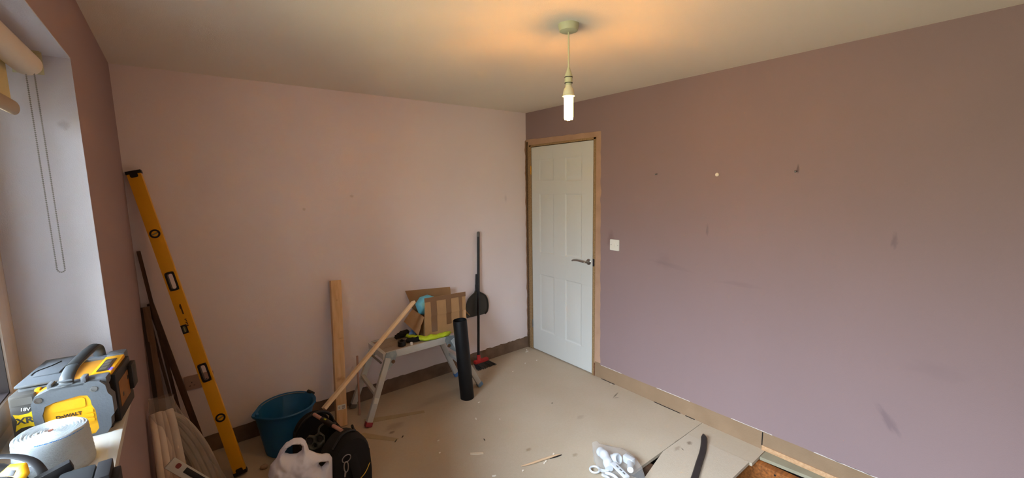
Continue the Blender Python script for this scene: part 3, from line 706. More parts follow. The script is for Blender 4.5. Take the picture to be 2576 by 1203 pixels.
obj('loose_end', G().box((.006, .024, .030), (.020, .031, .040), .001), m_black, t2)
tag(obj('plastic_cap', G().lathe([(0, 0), (.011, 0), (.011, .014), (.007, .018), (0, .018)], 16, ctr=(-1.465, -.335, zt)), m_white), 'tiny white cap lying beside the black tape roll on the bench', 'cap')

# ---------------------------------------------------------------- black pipe
p0, p1 = Vector((-1.078, -.490, 0)), Vector((-1.116, -.478, .655)); x = (p1-p0).normalized()
q_ = x.to_track_quat('Z', 'Y').to_matrix().to_4x4(); q_.translation = p0
o = obj('drain_pipe', G().lathe([(.055, 0), (.055, .652), (.0535, .656), (.0515, .656), (.0515, 0)], 44, closed=True), mat('dusty_black_pipe', '#0c0c0d', .5, var=.3, vscale=9, col2='#1d1d1e', spec=.3, stains=[((-.02, -.05, .42), (.03, .03, .06),   .3, '#5a5a5a')]))
o.matrix_world = q_; tag(o, 'length of black drain pipe standing on end before the hop-up', 'pipe')

# ---------------------------------------------------------------- broom and dustpan
t = thing('broom', 'black handled broom with a red head against the back wall', 'broom', (-.645, -.10, 0))
def bl(p): return (p[0]+.645, p[1]+.10, p[2])
obj('handle', G().tube([bl((-.683, -.072, .085)), bl((-.611, -.020, 1.279-.03))], .0125, 14), m_black, t)
obj('handle_end', G().tube([bl((-.6122, -.021, 1.23)), bl((-.6098, -.0195, 1.268)), bl((-.6092, -.0193, 1.278))], [.0135, .0135, .009], 14), mat('grey_plastic', '#5c5c5c', .4), t)
obj('head', G().box(bl((-.735, -.10, .045)), bl((-.585, -.062, .075)), .006).tube([bl((-.685, -.08, .07)), bl((-.681, -.072, .12))], [.019, .016], 14), mat('red_plastic', '#b82828', .4), t)
random.seed(3); g = G()
for i in range(150):
    xx = -.732+.145*(i % 30)/29; yy = -.098+.034*(i//30)/4; sp_ = (xx+.66)*.35
    g.tube([bl((xx, yy, .046)), bl((xx+sp_+random.uniform(-.004, .02)+.02, yy-.045+random.uniform(-.008, .008), .003))], .0026, 4)
tag(obj('bristles', g, m_black, t), kind='stuff')
t = thing('dustpan', 'long handled grey dustpan hung behind the broom handle', 'dustpan', mtx=frame((1, 0, 0), (0, 0, 1), (0, -1, 0), (-.643, -.012, .48)))
out_ = [(-.118, 0), (.085, .0), (.112, .022), (.124, .07), (.118, .13), (.098, .175), (.06, .205), (.028, .225), (.016, .25), (.015, .30), (-.015, .30), (-.016, .25), (-.03, .225), (-.062, .205), (-.098, .175), (-.118, .13), (-.125, .07)]
m_pan = mat('charcoal_dustpan', '#34342f', .5, var=.3, vscale=10, col2='#504e46')
obj('pan', G().prism(out_, .004), m_pan, t)
g = G()
rim = [Vector((x_, y_, .008)) for x_, y_ in out_]; g.tube(spline(rim[1:11], 4), .006, 8).tube(spline(rim[11:]+[rim[0]+Vector((0, .03, 0))], 4), .006, 8)
obj('rim', g, m_pan, t)
obj('pan_neck', G().tube([(0, .24, .008), (0.002, .36, .010), (.002, .40, .010)], [.017, .015, .013], 12), m_black, t)

# ---------------------------------------------------------------- bucket
t = thing('bucket', 'blue plastic builder bucket with a pouring lip by the back wall', 'bucket', (-2.350, -.262, 0))
m_buc = mat('blue_bucket', '#1a5f8f', .45, var=.25, vscale=6, col2='#123f63', spec=.4)
prof_o = [(.118, 0), (.122, .004), (.163, .262), (.176, .266), (.179, .276), (.174, .283)]
prof_i = [(.160, .270), (.119, .012), (0, .010)]
def lip(g, amt, a0):
    for v in g.v:
        if v.z > .18:
            a_ = math.atan2(v.y, v.x); d_ = (a_-a0+PI) % (2*PI)-PI; k = math.exp(-(d_/.28)**2)*amt*(v.z-.18)/.1
            v.x += math.cos(a0)*k; v.y += math.sin(a0)*k
    return g
g = G().lathe([(0, 0)]+prof_o+prof_i, 72); lip(g, .03, R(188))
for v in g.v: v.x += v.z*.09; v.y += v.z*.10
obj('body', g, m_buc, t)
hd = []
for i in range(25):
    a_ = PI*i/24; hd.append((.025+.178*math.cos(a_), .026+.155*math.sin(a_)*1.0, .262+.018*math.sin(a_)))
hd = [(x_+0.0, y_, z_) for x_, y_, z_ in hd]
obj('wire_handle', G().tube(hd, .003, 8), m_steel, t)
i0 = 3; obj('grip', G().tube([Vector(hd[2])+Vector((.006, .01, .008)), Vector(hd[5])+Vector((.012, .0, .012))], .012, 12), m_black, t)
for s_ in (1, -1): obj('handle_boss', G().box((.025+s_*.170-.008, .012, .235), (.025+s_*.170+.008, .045, .275), .003), m_buc, t)

# ---------------------------------------------------------------- tool bag
ctr = Vector((-2.150, -.960, 0)); far = Vector((-2.235, -.520, 0)); ay = (far-ctr); Lb = ay.length; ay.normalize(); axx = ay.cross(Vector((0, 0, 1)))
t = thing('tool_bag', 'open black fabric tool bag with yellow piping in front of the bucket', 'tool bag', mtx=frame(axx, ay, (0, 0, 1), ctr))
hw = .118; 
def arch(hh, wv, y_, n=16, flat_=0):
    pts = [(-wv, 0), (-wv*1.04, hh*.3), (-wv*1.0, hh*.6)]
    for k in range(n+1): a_ = PI-PI*k/n; pts.append((wv*.97*math.cos(a_), hh*.6+hh*.4*math.sin(a_)))
    pts += [(wv*1.0, hh*.6), (wv*1.04, hh*.3), (wv, 0)]
    return [Vector((x_, y_, z_)) for x_, z_ in pts]
g = G().loft([arch(.325, hw*.9, -.035), arch(.340, hw, -.012), arch(.345, hw*1.02, .04), arch(.335, hw, .10), arch(.29, hw*.95, .135), arch(.20, hw*.9, .155)])
for v in g.v: v += Vector((0, mn.noise(v*9)*.006, 0))
obj('end_pocket', g, m_blk2, t, 50)
# open tub
def ush(hh, wv, y_, th_=.012):
    o1 = [(-wv, hh), (-wv*1.05, hh*.5), (-wv, 0), (wv, 0), (wv*1.05, hh*.5), (wv, hh)]
    i1 = [(wv-th_, hh), (wv-th_, hh*.5), (wv-th_, .02), (-wv+th_, .02), (-wv+th_, hh*.5), (-wv+th_, hh)]
    return [Vector((x_, y_, z_)) for x_, z_ in o1+i1]
g = G().loft([ush(.22, hw, .12), ush(.19, hw*1.08, .22), ush(.19, hw*1.1, .33), ush(.24, hw, Lb)])
obj('tub', g, m_blk2, t, 50)
obj('end_panel', G().loft([arch(.30, hw*.98, Lb-.005), arch(.31, hw, Lb+.02)]), m_blk2, t, 50)
hoop = [Vector((hw*.98*math.cos(PI-PI*k/20), Lb-.03-.02*math.sin(PI*k/20), .20+.125*math.sin(PI*k/20))) for k in range(21)]
obj('opening_rim', G().tube([Vector((-hw, .16, .22))]+[Vector((-hw*1.05, .28, .19))]+hoop+[Vector((hw*1.05, .28, .19)), Vector((hw, .16, .25)), Vector((hw*.8, .13, .30))], .008, 10), m_black, t)
obj('yellow_piping', G().tube(spline([(-hw*.9, -.034, .05), (-.06, -.052, .058), (0, -.05, .072), (.06, -.05, .10), (hw*.95, -.03, .145)], 6), .0025, 6).tube(spline([(-.05, -.052, .03), (0, -.054, .036), (.03, -.052, .052)], 6), .0025, 6), mat('yellow_piping', '#d6b23c', .6), t)
obj('strap', G().tube(spline([(-.012, -.05, .245), (.0, -.052, .19), (.012, -.05, .12), (.01, -.042, .03)], 6), .026, 10, flat=((0, 1, 0), .2)), m_blk2, t)
cl = obj('clip_ring', G().tube([Vector((-.045+.024*math.cos(a_), -.058, .248+.020*math.sin(a_))) for a_ in [2*PI*k/20 for k in range(20)]], .0028, 8, closed=True), m_chrome, t)
obj('carabiner', G().tube([Vector((-.052+.012*math.cos(a_), -.062, .205+.030*math.sin(a_))) for a_ in [2*PI*k/20 for k in range(20)]], .0032, 8, closed=True).tube([(-.058, -.062, .178), (-.062, -.060, .150)], [.005, .004], 8), m_chrome, cl)
obj('zip_loop', G().tube(spline([(-.09, .0, .30), (-.03, .01, .347), (.02, .01, .352), (.05, .01, .34)], 6), .006, 8), m_black, t)
def wb(p): return frame(axx, ay, (0, 0, 1), ctr) @ Vector(p)
# copper pipe with black grip
pa, pb = Vector((-2.238, -.600, .335)), Vector((-2.166, -.905, .345))
t3 = thing('copper_pipe', 'pinkish copper tube with a black grip lying across the tool bag', 'pipe', pa)
dd = pb-pa
obj('tube', G().tube([Vector((0, 0, 0)), dd], .0105, 14), mat('pink_copper', '#c79a8a', .4, .2), t3)
gr = obj('grip', G().tube([dd*.30, dd*.33, dd*.5, dd*.68, dd*.71], [.013, .0155, .016, .0155, .013], 14), m_black, t3)
obj('grip_mark', G().bar(dd*.42+Vector((-.004, 0, .0150)), dd*.48+Vector((-.004, 0, .0150)), .008, .004), mat('yellow_green_mark', '#b9c42c', .6), gr)
# respirator
t3 = thing('respirator', 'grey half mask respirator with two round filters in the tool bag', 'respirator', mtx=frame(Vector((.88, -.45, .15)).normalized(), Vector((.1, .42, .9)).normalized(), Vector((-.4, -.75, .45)).normalized(), wb((-.055, .30, .205))))
m_gr = mat('grey_green_rubber', '#4a4c46', .5)
msk = obj('mask', pillow([(-.055, -.03), (-.03, -.052), (.0, -.05), (.03, -.045), (.055, -.02), (.058, .02), (.03, .05), (.0, .035), (-.03, .045), (-.056, .02)], 22, .022, .03, .002, 30, holes=[circ(.016, 14, -.029, .008), circ(.017, 14, .029, .010), circ(.009, 12, 0, -.022)]), m_gr, t3, 60)
for sx in (-.029, .029): obj('filter', G().prism(circ(.0165, 20, sx, .009), .006), m_black, msk)
obj('head_strap', G().tube(spline([(.02, .04, 0), (.03, .075, -.01), (.075, .09, -.01), (.12, .07, -.02)], 6), .006, 8), m_gr, t3)
# drill
t3 = thing('power_drill', 'dark teal drill lying in the tool bag', 'drill', wb((.02, .24, .13)))
m_teal = mat('dark_teal_plastic', '#173638', .4)
obj('housing', G().box((-.045, -.05, -.03), (.04, .05, .04), .014).ball((0, 0, .035), .04, 16, 10, (1, 1.1, .7)), m_teal, t3, 50)
obj('pale_plate', G().box((-.022, -.012, .060), (.0, .02, .065), .002), mat('pale_plate_plastic', '#9fb0ac', .3), t3)  # small pale plate on top of the housing
obj('handle', G().tube([(0, .04, 0), (.01, .09, -.04)], .018, 12), m_black, t3)
t3 = tag(obj('screwdriver', G().tube([wb((.055, .19, .235)), wb((.075, .23, .225))], .011, 10).tube([wb((.06, .2, .24)), wb((.02, .26, .2))], .003, 6), mat('red_handle', '#b03c34', .4)), 'red handled screwdriver under the copper tube in the tool bag', 'screwdriver')
tag(obj('chisel', G().tube([wb((.075, .165, .262)), wb((.085, .19, .255))], .009, 10).tube([wb((.075, .165, .262)), wb((.04, .2, .235))], .003, 6), mat('amber_handle', '#d8a040', .35)), 'small amber handled chisel beside the red screwdriver in the bag', 'chisel')
tag(obj('tool_pouch', G().box((-.09, -.05, 0), (.09, .07, .10), .02).jitter(.01, 20), m_blk2), 'black pouch at the bottom of the open tool bag', 'pouch').matrix_world = frame(axx, ay, (0, 0, 1), wb((0, .28, .03)))

# ---------------------------------------------------------------- white carrier bag
sc_ = 1/1.0
m_carr = mat('white_polythene', '#eceaf2', .4, var=.06, vscale=14, alpha=.97, bump=1.0, bscale=16)
# outline in local metres (x right, y up) around the bag's foot
ol = [(-.150, -.115), (-.148, -.05), (-.142, 0), (-.135, .10), (-.150, .16), (-.135, .215), (-.105, .245), (-.085, .285), (-.058, .315), (-.02, .330), (.02, .326), (.042, .305), (.052, .268), (.056, .245),
      (.075, .232), (.095, .216), (.118, .206), (.142, .204), (.160, .195), (.170, .175), (.168, .13), (.165, .06), (.168, 0), (.170, -.06), (.168, -.115)]
h1_ = [(-.068, .262), (-.045, .292), (-.018, .304), (.012, .298), (.024, .280), (.018, .255), (-.008, .240), (-.040, .246)]
h2_ = [(.098, .158), (.108, .172), (.142, .166), (.130, .150), (.112, .134)]
g = pillow(ol, 70, .085, .12, .016, 20, holes=[h1_, h2_], seed=21)
for v in g.v:
    v.x *= .94; v.y *= .94; v.z *= .8
o = obj('carrier_bag', g, m_carr, None, 60)
vx = Vector((.96, -.28, 0)).normalized(); vy = Vector((.03, .06, 1)).normalized(); vz = vx.cross(vy)
o.matrix_world = frame(vx, vy, vz, (-2.4085, -.975, .112)); tag(o, 'white plastic carrier bag slumped against the black tool bag', 'bag')

# ---------------------------------------------------------------- pipe lagging coil in polythene
t = thing('lagging_coil', 'bent bundle of cream pipe lagging in clear polythene under the window', 'pipe insulation', (-2.90, -.55, 0))
m_foam = mat('cream_foam', '#ecdfd0', .8, var=.2, vscale=10, col2='#a8907c', bump=.3, bscale=60)
m_foam2 = mat('cream_foam_shaded', '#b8ae9f', .8, var=.3, vscale=10, col2='#7c6c5c')  # darker copy of the cream foam; shade on the far limb painted in
O = Vector((-2.90, -.55, 0))
fol = []
for i, off in enumerate((-.034, -.012, .012, .034)):
    path = spline([Vector((-2.935+off*.9, -.555, .585+.004*(i % 2)))-O, Vector((-2.925+off*1.0, -.62, .50))-O, Vector((-2.915+off*1.15, -.70, .32))-O, Vector((-2.90+off*1.3, -.77, .03))-O], 6)
    obj('lagging_tube', G().tube(path, .0175+.002*(i % 2), 12), m_foam, t, label='cream tube on the near side' if 0 else None)
for i, off in enumerate((-.030, -.006, .018, .040)):
    path = spline([Vector((-2.925+off*.6, -.53, .56))-O, Vector((-2.88+off, -.50, .47))-O, Vector((-2.82+off*1.1, -.47, .30))-O, Vector((-2.775+off*1.1, -.48, .12))-O, Vector((-2.76+off, -.52, .02))-O], 6)
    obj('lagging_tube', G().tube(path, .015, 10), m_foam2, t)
mp = bpy.data.materials.new('clear_polythene'); mp.use_nodes = True; tt_ = mp.node_tree; tt_.nodes.clear(); N = tt_.nodes.new
def poly_mat(mp, amount, col):
    tt_ = mp.node_tree; tt_.nodes.clear(); N = tt_.nodes.new
    o_ = N('ShaderNodeOutputMaterial'); mx = N('ShaderNodeMixShader'); tr = N('ShaderNodeBsdfTransparent'); pb = N('ShaderNodeBsdfPrincipled')
    pb.inputs['Base Color'].default_value = (*lin(col), 1); pb.inputs['Roughness'].default_value = .4
    lw = N('ShaderNodeLayerWeight'); lw.inputs[0].default_value = .45; ma = N('ShaderNodeMath'); ma.operation = 'MULTIPLY_ADD'; ma.inputs[1].default_value = .38; ma.inputs[2].default_value = amount
    nz = N('ShaderNodeTexNoise'); nz.inputs['Scale'].default_value = 14; bp = N('ShaderNodeBump'); bp.inputs['Strength'].default_value = .25; bp.inputs['Distance'].default_value = .01
    L = tt_.links.new; L(nz.outputs[0], bp.inputs['Height']); L(bp.outputs[0], pb.inputs['Normal']); L(lw.outputs['Facing'], ma.inputs[0]); L(ma.outputs[0], mx.inputs[0])
    L(tr.outputs[0], mx.inputs[1]); L(pb.outputs[0], mx.inputs[2]); L(mx.outputs[0], o_.inputs[0])
poly_mat(mp, .2, '#b5a89c')
rings = []
prof = [((-2.925, -.56, .67), .050, .020), ((-2.925, -.56, .645), .045, .025), ((-2.93, -.565, .605), .055, .05), ((-2.905, -.56, .54), .062, .07), ((-2.885, -.575, .44), .085, .10), ((-2.865, -.60, .30), .115, .16), ((-2.845, -.62, .15), .14, .20), ((-2.835, -.63, .012), .15, .21)]
for (cx, cy_, cz), rx_, ry_ in prof:
    rings.append([Vector((cx+rx_*math.cos(2*PI*k/28), cy_+ry_*math.sin(2*PI*k/28), cz))-O for k in range(28)])
g = G().loft(rings, False)
g.jitter(.014, 16)
for v in g.v: v.x = max(v.x, XL+.004+2.90); v.z = max(v.z, .004)
obj('polythene_wrap', g, mp, t, 60)
# small grey level / box section leaning on it
a = Vector((-2.915, -.80, .435)); b = Vector((-2.645, -.86, .10)); x = (b-a).normalized(); zz_ = Vector((0.1, -1, .6)); y = zz_.cross(x).normalized(); z = x.cross(y)
t = thing('boat_level', 'short silver level with black windows lying on the lagging', 'spirit level', mtx=frame(x, y, z, a))
Lq = (b-a).length
obj('body', G().box((0, -.026, -.010), (Lq, .026, .010), .002), m_alu, t)
obj('black_insert', G().box((.075, -.006, .0101), (.25, .018, .0125), .002), m_black, t)
obj('red_mark', G().prism(rrect(.022, .022, .008, cx=.04, cy=.006), .0008, Matrix.Translation((0, 0, .0102))), mat('dull_red', '#7c2f28', .6), t)

# ---------------------------------------------------------------- pry bar
t = thing('pry_bar', 'dark steel pry bar lying across the loose chipboard panel', 'pry bar', (-.30, -2.06, 0))
O = Vector((-.30, -2.06, 0)); m_iron = mat('dark_iron', '#3a3636', .45, .6, var=.3, vscale=20, col2='#5a524c')
path = spline([Vector((-.166, -1.978, .030))-O, Vector((-.190, -1.996, .028))-O, Vector((-.240, -2.022, .019))-O, Vector((-.33, -2.060, .017))-O, Vector((-.46, -2.103, .016))-O, Vector((-.60, -2.150, .016))-O, Vector((-.80, -2.21, .016))-O], 6)
n = len(path)
obj('bar', G().tube(path, [.0035+.0155*min(1, i/7) for i in range(n)], 8, flat=((0, 0, 1), .5)), m_iron, t, 25)

# ---------------------------------------------------------------- clear bag of white fittings
m_fit = mat('white_fitting', '#d3d8de', .35)
t = thing('bag_of_fittings', 'clear plastic bag of white pipe fittings on the floor', 'bag', (-.87, -1.77, 0))
O = Vector((-.87, -1.77, 0))
mp2 = bpy.data.materials.new('clear_bag'); mp2.use_nodes = True; poly_mat(mp2, .05, '#d0cecc')
rings = []
prof = [((-.822, -1.600, .058), .018, .003, 0), ((-.826, -1.62, .045), .030, .010, 0), ((-.83, -1.68, .04), .075, .034, 0), ((-.85, -1.75, .05), .115, .045, 0), ((-.87, -1.82, .05), .125, .045, 0), ((-.90, -1.89, .045), .12, .040, 0), ((-.93, -1.95, .03), .10, .026, 0)]
dirv = Vector((-.35, -.94, 0)).normalized(); sd = Vector((.94, -.35, 0))
for c_, rx_, rz_, _ in prof: rings.append([Vector(c_)+sd*rx_*math.cos(2*PI*k/24)+Vector((0, 0, 1))*rz_*math.sin(2*PI*k/24)-O for k in range(24)])
g = G().loft(rings, True).jitter(.008, 14, 3)
for v in g.v: v.z = max(v.z, .003)
obj('clear_bag', g, mp2, t, 60)
def fit(name, g, label): return tag(obj(name, g, m_fit, None, 50), label, 'pipe fitting')
fit('pipe_elbow', G().tube(spline([(-.845, -1.665, .035), (-.86, -1.70, .05), (-.885, -1.75, .045), (-.925, -1.80, .03)], 6), [.026+.003*math.sin(i) for i in range(19)], 18), 'curved white bend at the neck end of the clear bag')
g = G().bar((-.895, -1.80, .055), (-.93, -1.93, .052), .034, .012, bev=.003); so = fit('slotted_clip', g, 'flat white clip with dark slots in the clear bag')
for k in range(3):
    p_ = Vector((-.905, -1.835, .0625)).lerp(Vector((-.922, -1.895, .061)), k/2)
    obj('slot', G().bar(p_, p_+Vector((-.0045, -.0165, 0)), .006, .0012), m_gask, so)
fit('pipe_socket', G().lathe([(.028, 0), (.032, .004), (.032, .03), (.026, .034), (.026, .06), (.023, .06), (.023, 0)], 24, closed=True, mtx=frame((0, .5, .87), (1, 0, 0), (0, .87, -.5), (0, 0, 0)), ctr=(-.835, -1.80, .055)), 'short white socket in the middle of the clear bag')
fit('angled_fitting', G().box((-.80, -1.87, .02), (-.765, -1.80, .065), .008).tube([(-.79, -1.85, .04), (-.86, -1.90, .05)], .018, 14), 'angular white fitting at the right of the clear bag')
fit('pipe_clip', G().tube([Vector((-.978+.028*math.cos(a_), -1.735+.028*math.sin(a_), .016)) for a_ in [2*PI*k/24 for k in range(24)]], .006, 8, closed=True).bar((-.958, -1.76, .016), (-.93, -1.80, .016), .012, .012), 'white ring clip sticking out at the left of the clear bag')
fit('pipe_strap', G().tube(spline([(-.975, -1.79, .012), (-.98, -1.84, .02), (-1.00, -1.90, .012)], 5), .008, 8).tube(spline([(-.955, -1.80, .02), (-.955, -1.86, .035), (-.97, -1.93, .02)], 5), .009, 8), 'white curved straps below the ring clip at the frame edge')

# ---------------------------------------------------------------- debris on the floor
deb = [((-1.458, -1.115), .030, .005, 70, '#d8ccb8', 'pale wood crumb, largest of the loose chips on the open floor'), ((-1.10, -.62), .018, .006, 0, '#e8e4dc', 'white fleck on the floor in front of the black pipe'),
       ((-1.05, -.80), .016, .006, 40, '#e8e4dc', None), ((-.93, -.74), .012, .005, 60, '#e8e4dc', None), ((-1.42, -1.22), .014, .005, 10, '#e0d8c8', None),
       ((-1.38, -.99), .010, .004, 0, '#e0d8c8', None), ((-.16, -.35), .012, .008, 0, '#d8c8b0', None), ((-.06, -.12), .022, .006, 60, '#e0d8c8', None)]
zone = 'scattered white flecks on the floor'
def chip(x_, y_, L, w_, a_, colr, nm='wood_chip', th_=.004):
    g = G().prism([(-L/2, -w_/2*.6), (L*.1, -w_/2), (L/2, -w_*.2), (L*.45, w_/2), (-L*.2, w_*.45), (-L/2, w_*.3)], th_)
    o = obj(nm, g, mat('chip_'+colr[1:], colr, .7), None, 0); o.location = (x_, y_, .0005); o.rotation_euler = (0, 0, R(a_)); return o
chip(-1.422, -1.143, .085, .018, -38, '#d9c9ae', th_=.006)['label'] = 'long pale sliver of wood in the middle foreground floor'
bpy.data.objects['wood_chip']['category'] = 'wood chip'
px = [(-1.05, -.62, .022, .007, 0), (-1.20, -.80, .022, .007, 60), (-1.07, -.92, .016, .004, 70), (-1.60, -.98, .012, .01, 0), (-1.545, -.86, .018, .007, 0), (-.50, -.36, .01, .008, 0), (-.30, -.30, .010, .01, 0), (-1.46, -1.38, .024, .009, -30), (-.75, -.30, .014, .006, 0),
      (-.075, -.06, .03, .010, 60), (-.10, -.095, .045, .008, 5), (-.17, -.32, .012, .010, 0), (.0-.02, -1.1, .008, .006, 0)]
fl_lab = ['white fleck on the floor just before the foot of the black pipe', 'white fleck on the open floor right of centre, left of the seam', 'thin white fleck nearest to the tip of the long splinter', 'tiny pale dot left of the widest white chip on the floor',
 'short white fleck between the hop-up leg and the long pale sliver', 'white dot on the floor between broom and door', 'pale dot on the floor in front of the middle of the door', 'white fleck at the bottom edge of the picture left of the splinter', 'pale crumb on the floor between broom head and back corner',
 'white curl of paint standing in the corner beside the door lining', 'longest white sliver on the floor in the back corner', 'pale round crumb before the hinge side of the door', 'pale crumb lying against the right wall strip']
for (x_, y_, L, w_, a_), lb__ in zip(px, fl_lab):
    o = chip(x_, y_, L, w_, a_, '#e6e0d4'); tag(o, lb__, 'debris', zone)
for (x_, y_, L, w_, a_, lb__) in ((-1.30, -1.05, .02, .005, 75, 'dark splinter standing out on the open floor above the pale sliver'), (-1.71, -.66, .022, .007, 40, 'dark crumb right of the yellowish patch end by the hop-up'), (-1.765, -.675, .03, .006, 40, 'dark splinter at the tip of the yellowish patch by the hop-up'), (-.62, -1.0, .008, .005, 0, 'tiny dark dot on the floor before the door')):
    o = chip(x_, y_, L, w_, a_, '#33291f'); tag(o, lb__, 'debris', 'dark flecks on the floor')
o = obj('stone', G().ball((0, 0, .012), .018, 10, 7, (1.2, .8, .7)).jitter(.006, 60), mat('tan_stone', '#a38a74', .8), None, 60); o.location = (-2.505, -.42, 0)
tag(o, 'small tan lump of plaster on the floor left of the bucket', 'debris')
g = G().tube(spline([(-1.285, -1.418, .004), (-1.22, -1.442, .007), (-1.13, -1.463, .008), (-1.06, -1.483, .009), (-1.025, -1.495, .007)], 6), [.002+.0065*math.sin(PI*min(1, max(0, i/24)))**.6 for i in range(25)], 6, flat=((0, 0, 1), .6))
o = obj('wood_splinter', g, mat('splinter_wood', '#d2b08c', .7), None, 0); tag(o, 'long thin splinter of wood on the floor left of the clear bag', 'splinter')
obj('dark_edge', G().tube([(-1.10, -1.478, .004), (-1.05, -1.492, .004), (-1.018, -1.500, .004)], [.002, .005, .002], 6), m_dark, o)
for (x_, y_) in ((-1.155, -1.487), (-1.135, -1.48), (-1.30, -1.455), (-1.05, -1.46)):
    tag(chip(x_, y_, .014, .011, 20, '#e6dccb'), {-1.155: 'white crumb touching the middle of the long splinter', -1.135: 'second white crumb at the middle of the long splinter, towards its dark tip', -1.30: 'white crumb below the left end of the long splinter', -1.05: 'white crumb above the dark tip of the long splinter'}[x_], 'debris', 'crumbs beside the splinter')

# ---------------------------------------------------------------- radio on the sill
yaw = .121
rm = frame((math.cos(yaw), -math.sin(yaw), 0), (math.sin(yaw), math.cos(yaw), 0), (0, 0, 1), (-2.984, -1.634, ZS))
t = thing('site_radio', 'yellow and black jobsite radio with carrying handle on the window sill', 'radio', mtx=rm)
m_ry = mat('radio_yellow', '#f2b118', .4, bump=.1, bscale=150); m_rg = mat('bumper_grey', '#5b6066', .5, bump=.15, bscale=200); m_ro = mat('radio_top_yellow', '#c98a22', .45)
mF = frame((1, 0, 0), (0, 0, 1), (0, -1, 0), (0, 0, 0))     # local XY -> radio X,Z ; +z toward the camera
obj('body', G().box((-.138, .012, .008), (-.004, .243, .150), .010), m_ro, t)
bump_poly = [(-.118, .0), (-.128, .012), (-.142, .03), (-.145, .09), (-.145, .125), (-.136, .146), (-.112, .156), (-.105, .159), (-.04, .159), (-.028, .160), (-.008, .156), (.003, .142), (.006, .118), (.014, .105), (.014, .055), (.006, .045), (.004, .018), (-.006, .002), (-.02, 0)]
inner = [(-.122, .008), (-.127, .09), (-.120, .113), (-.102, .120), (-.050, .126), (-.036, .122), (-.031, .108), (-.030, .093), (-.024, .075), (-.022, .02), (-.032, .006)]
obj('front_bumper', G().prism(bump_poly, .032, mF @ Matrix.Translation((0, 0, -.024)), holes=[inner]), m_rg, t, 25)
yp = obj('front_panel', G().prism(inner, .022, mF @ Matrix.Translation((0, 0, -.020))), m_ry, t, 25)
g = G()
g.prism(rrect(.066, .028, .006, cx=-.076, cy=.103), .0015, mF @ Matrix.Translation((0, 0, .002)))
g.prism(rrect(.026, .050, .004, cx=-.038, cy=.062), .0015, mF @ Matrix.Translation((0, 0, .002)))
for k in range(3): g.prism(rrect(.018, .010, .003, cx=-.038, cy=.048+k*.0135), .0035, mF @ Matrix.Translation((0, 0, .002)))
g.prism(rrect(.020, .014, .003, cx=-.112, cy=.066), .0015, mF @ Matrix.Translation((0, 0, .002)))
obj('panel_relief', g, m_ry, yp, 25)
text('lettering', 'DeWALT', .0128, mat('dark_brown_print', '#4b3418', .6), yp, mF @ Matrix.Translation((-.079, .0735, .0026)), bold=.0005)
for sx, sz in ((-.021, .137), (-.130, .134)):
    obj('screw_boss', G().prism(circ(.008, 18, sx, sz), .0015, mF @ Matrix.Translation((0, 0, .008)), holes=[circ(.0045, 12, sx, sz)]).prism(circ(.0045, 12, sx, sz), .0006, mF @ Matrix.Translation((0, 0, .008))), m_chrome, t)
# rear bumper, edge rails
obj('rear_bumper', G().box((-.142, .215, .0), (.004, .250, .160), .014), m_rg, t)
obj('corner_block', G().box((-.045, .002, .135), (.006, .048, .163), .010), m_rg, t)
obj('corner_block', G().box((-.040, .205, .135), (.006, .252, .166), .010), m_rg, t)
# top deck, raised control strip
obj('control_strip', G().box((-.040, .050, .146), (.006, .205, .161), .005), m_ry, t)
dsp = obj('display', G().box((-.030, .062, .1605), (-.004, .165, .1635), .0015), mat('grey_display', '#4a4640', .3), t)
for k in range(3): obj('button', G().box((-.026, .070+k*.03, .1630), (-.010, .090+k*.03, .1645), .001), mat('grey_button', '#77736c', .4), dsp)
obj('blue_readout', G().box((-.001, .060, .1612), (.003, .082, .1622)), mat('blue_led', '#2020ff', .4, emit='#2222ff', estr=1.2), t)
# side
obj('side_frame', G().box((-.006, .045, .004), (.014, .215, .150), .004).box((.010, .17, .05), (.026, .225, .13), .005), m_black, t)
sp_ = obj('side_panel', G().box((.0138, .065, .040), (.0150, .175, .118), .0005), mat('side_orange', '#8c5c24', .5, var=.3, vscale=40, col2='#5c3a18'), t)
for yy, zz in ((.155, .09), (.09, .062)): obj('slot', G().box((.0148, yy, zz), (.0154, yy+.012, zz+.012)), m_black, sp_)
# handle
hp = spline([(-.074, -.002, .158), (-.075, .002, .170), (-.074, .014, .182), (-.071, .05, .195), (-.066, .13, .200), (-.062, .20, .200), (-.060, .228, .186), (-.060, .235, .160)], 5)
hdl = obj('handle', G().tube(hp, .0155, 12, flat=((0, 1, 0), .55)), mat('handle_dark_grey', '#3c4145', .5), t, 40)
obj('handle_top', G().tube(spline([(-.071, .045, .199), (-.066, .13, .205), (-.062, .20, .204)], 5), .0135, 10, flat=((0, 0, 1), .5)), mat('dark_grip', '#1d2022', .6), hdl)
obj('handle_bracket', G().box((-.108, -.008, .150), (-.036, .030, .163), .004).box((-.112, -.006, .158), (-.102, .024, .172), .003).box((-.046, -.006, .158), (-.034, .024, .176), .004), m_rg, t)
for k in range(2): obj('handle_rib', G().box((-.090, -.0095, .162+k*.010), (-.060, -.004, .167+k*.010), .002), m_rg, hdl)
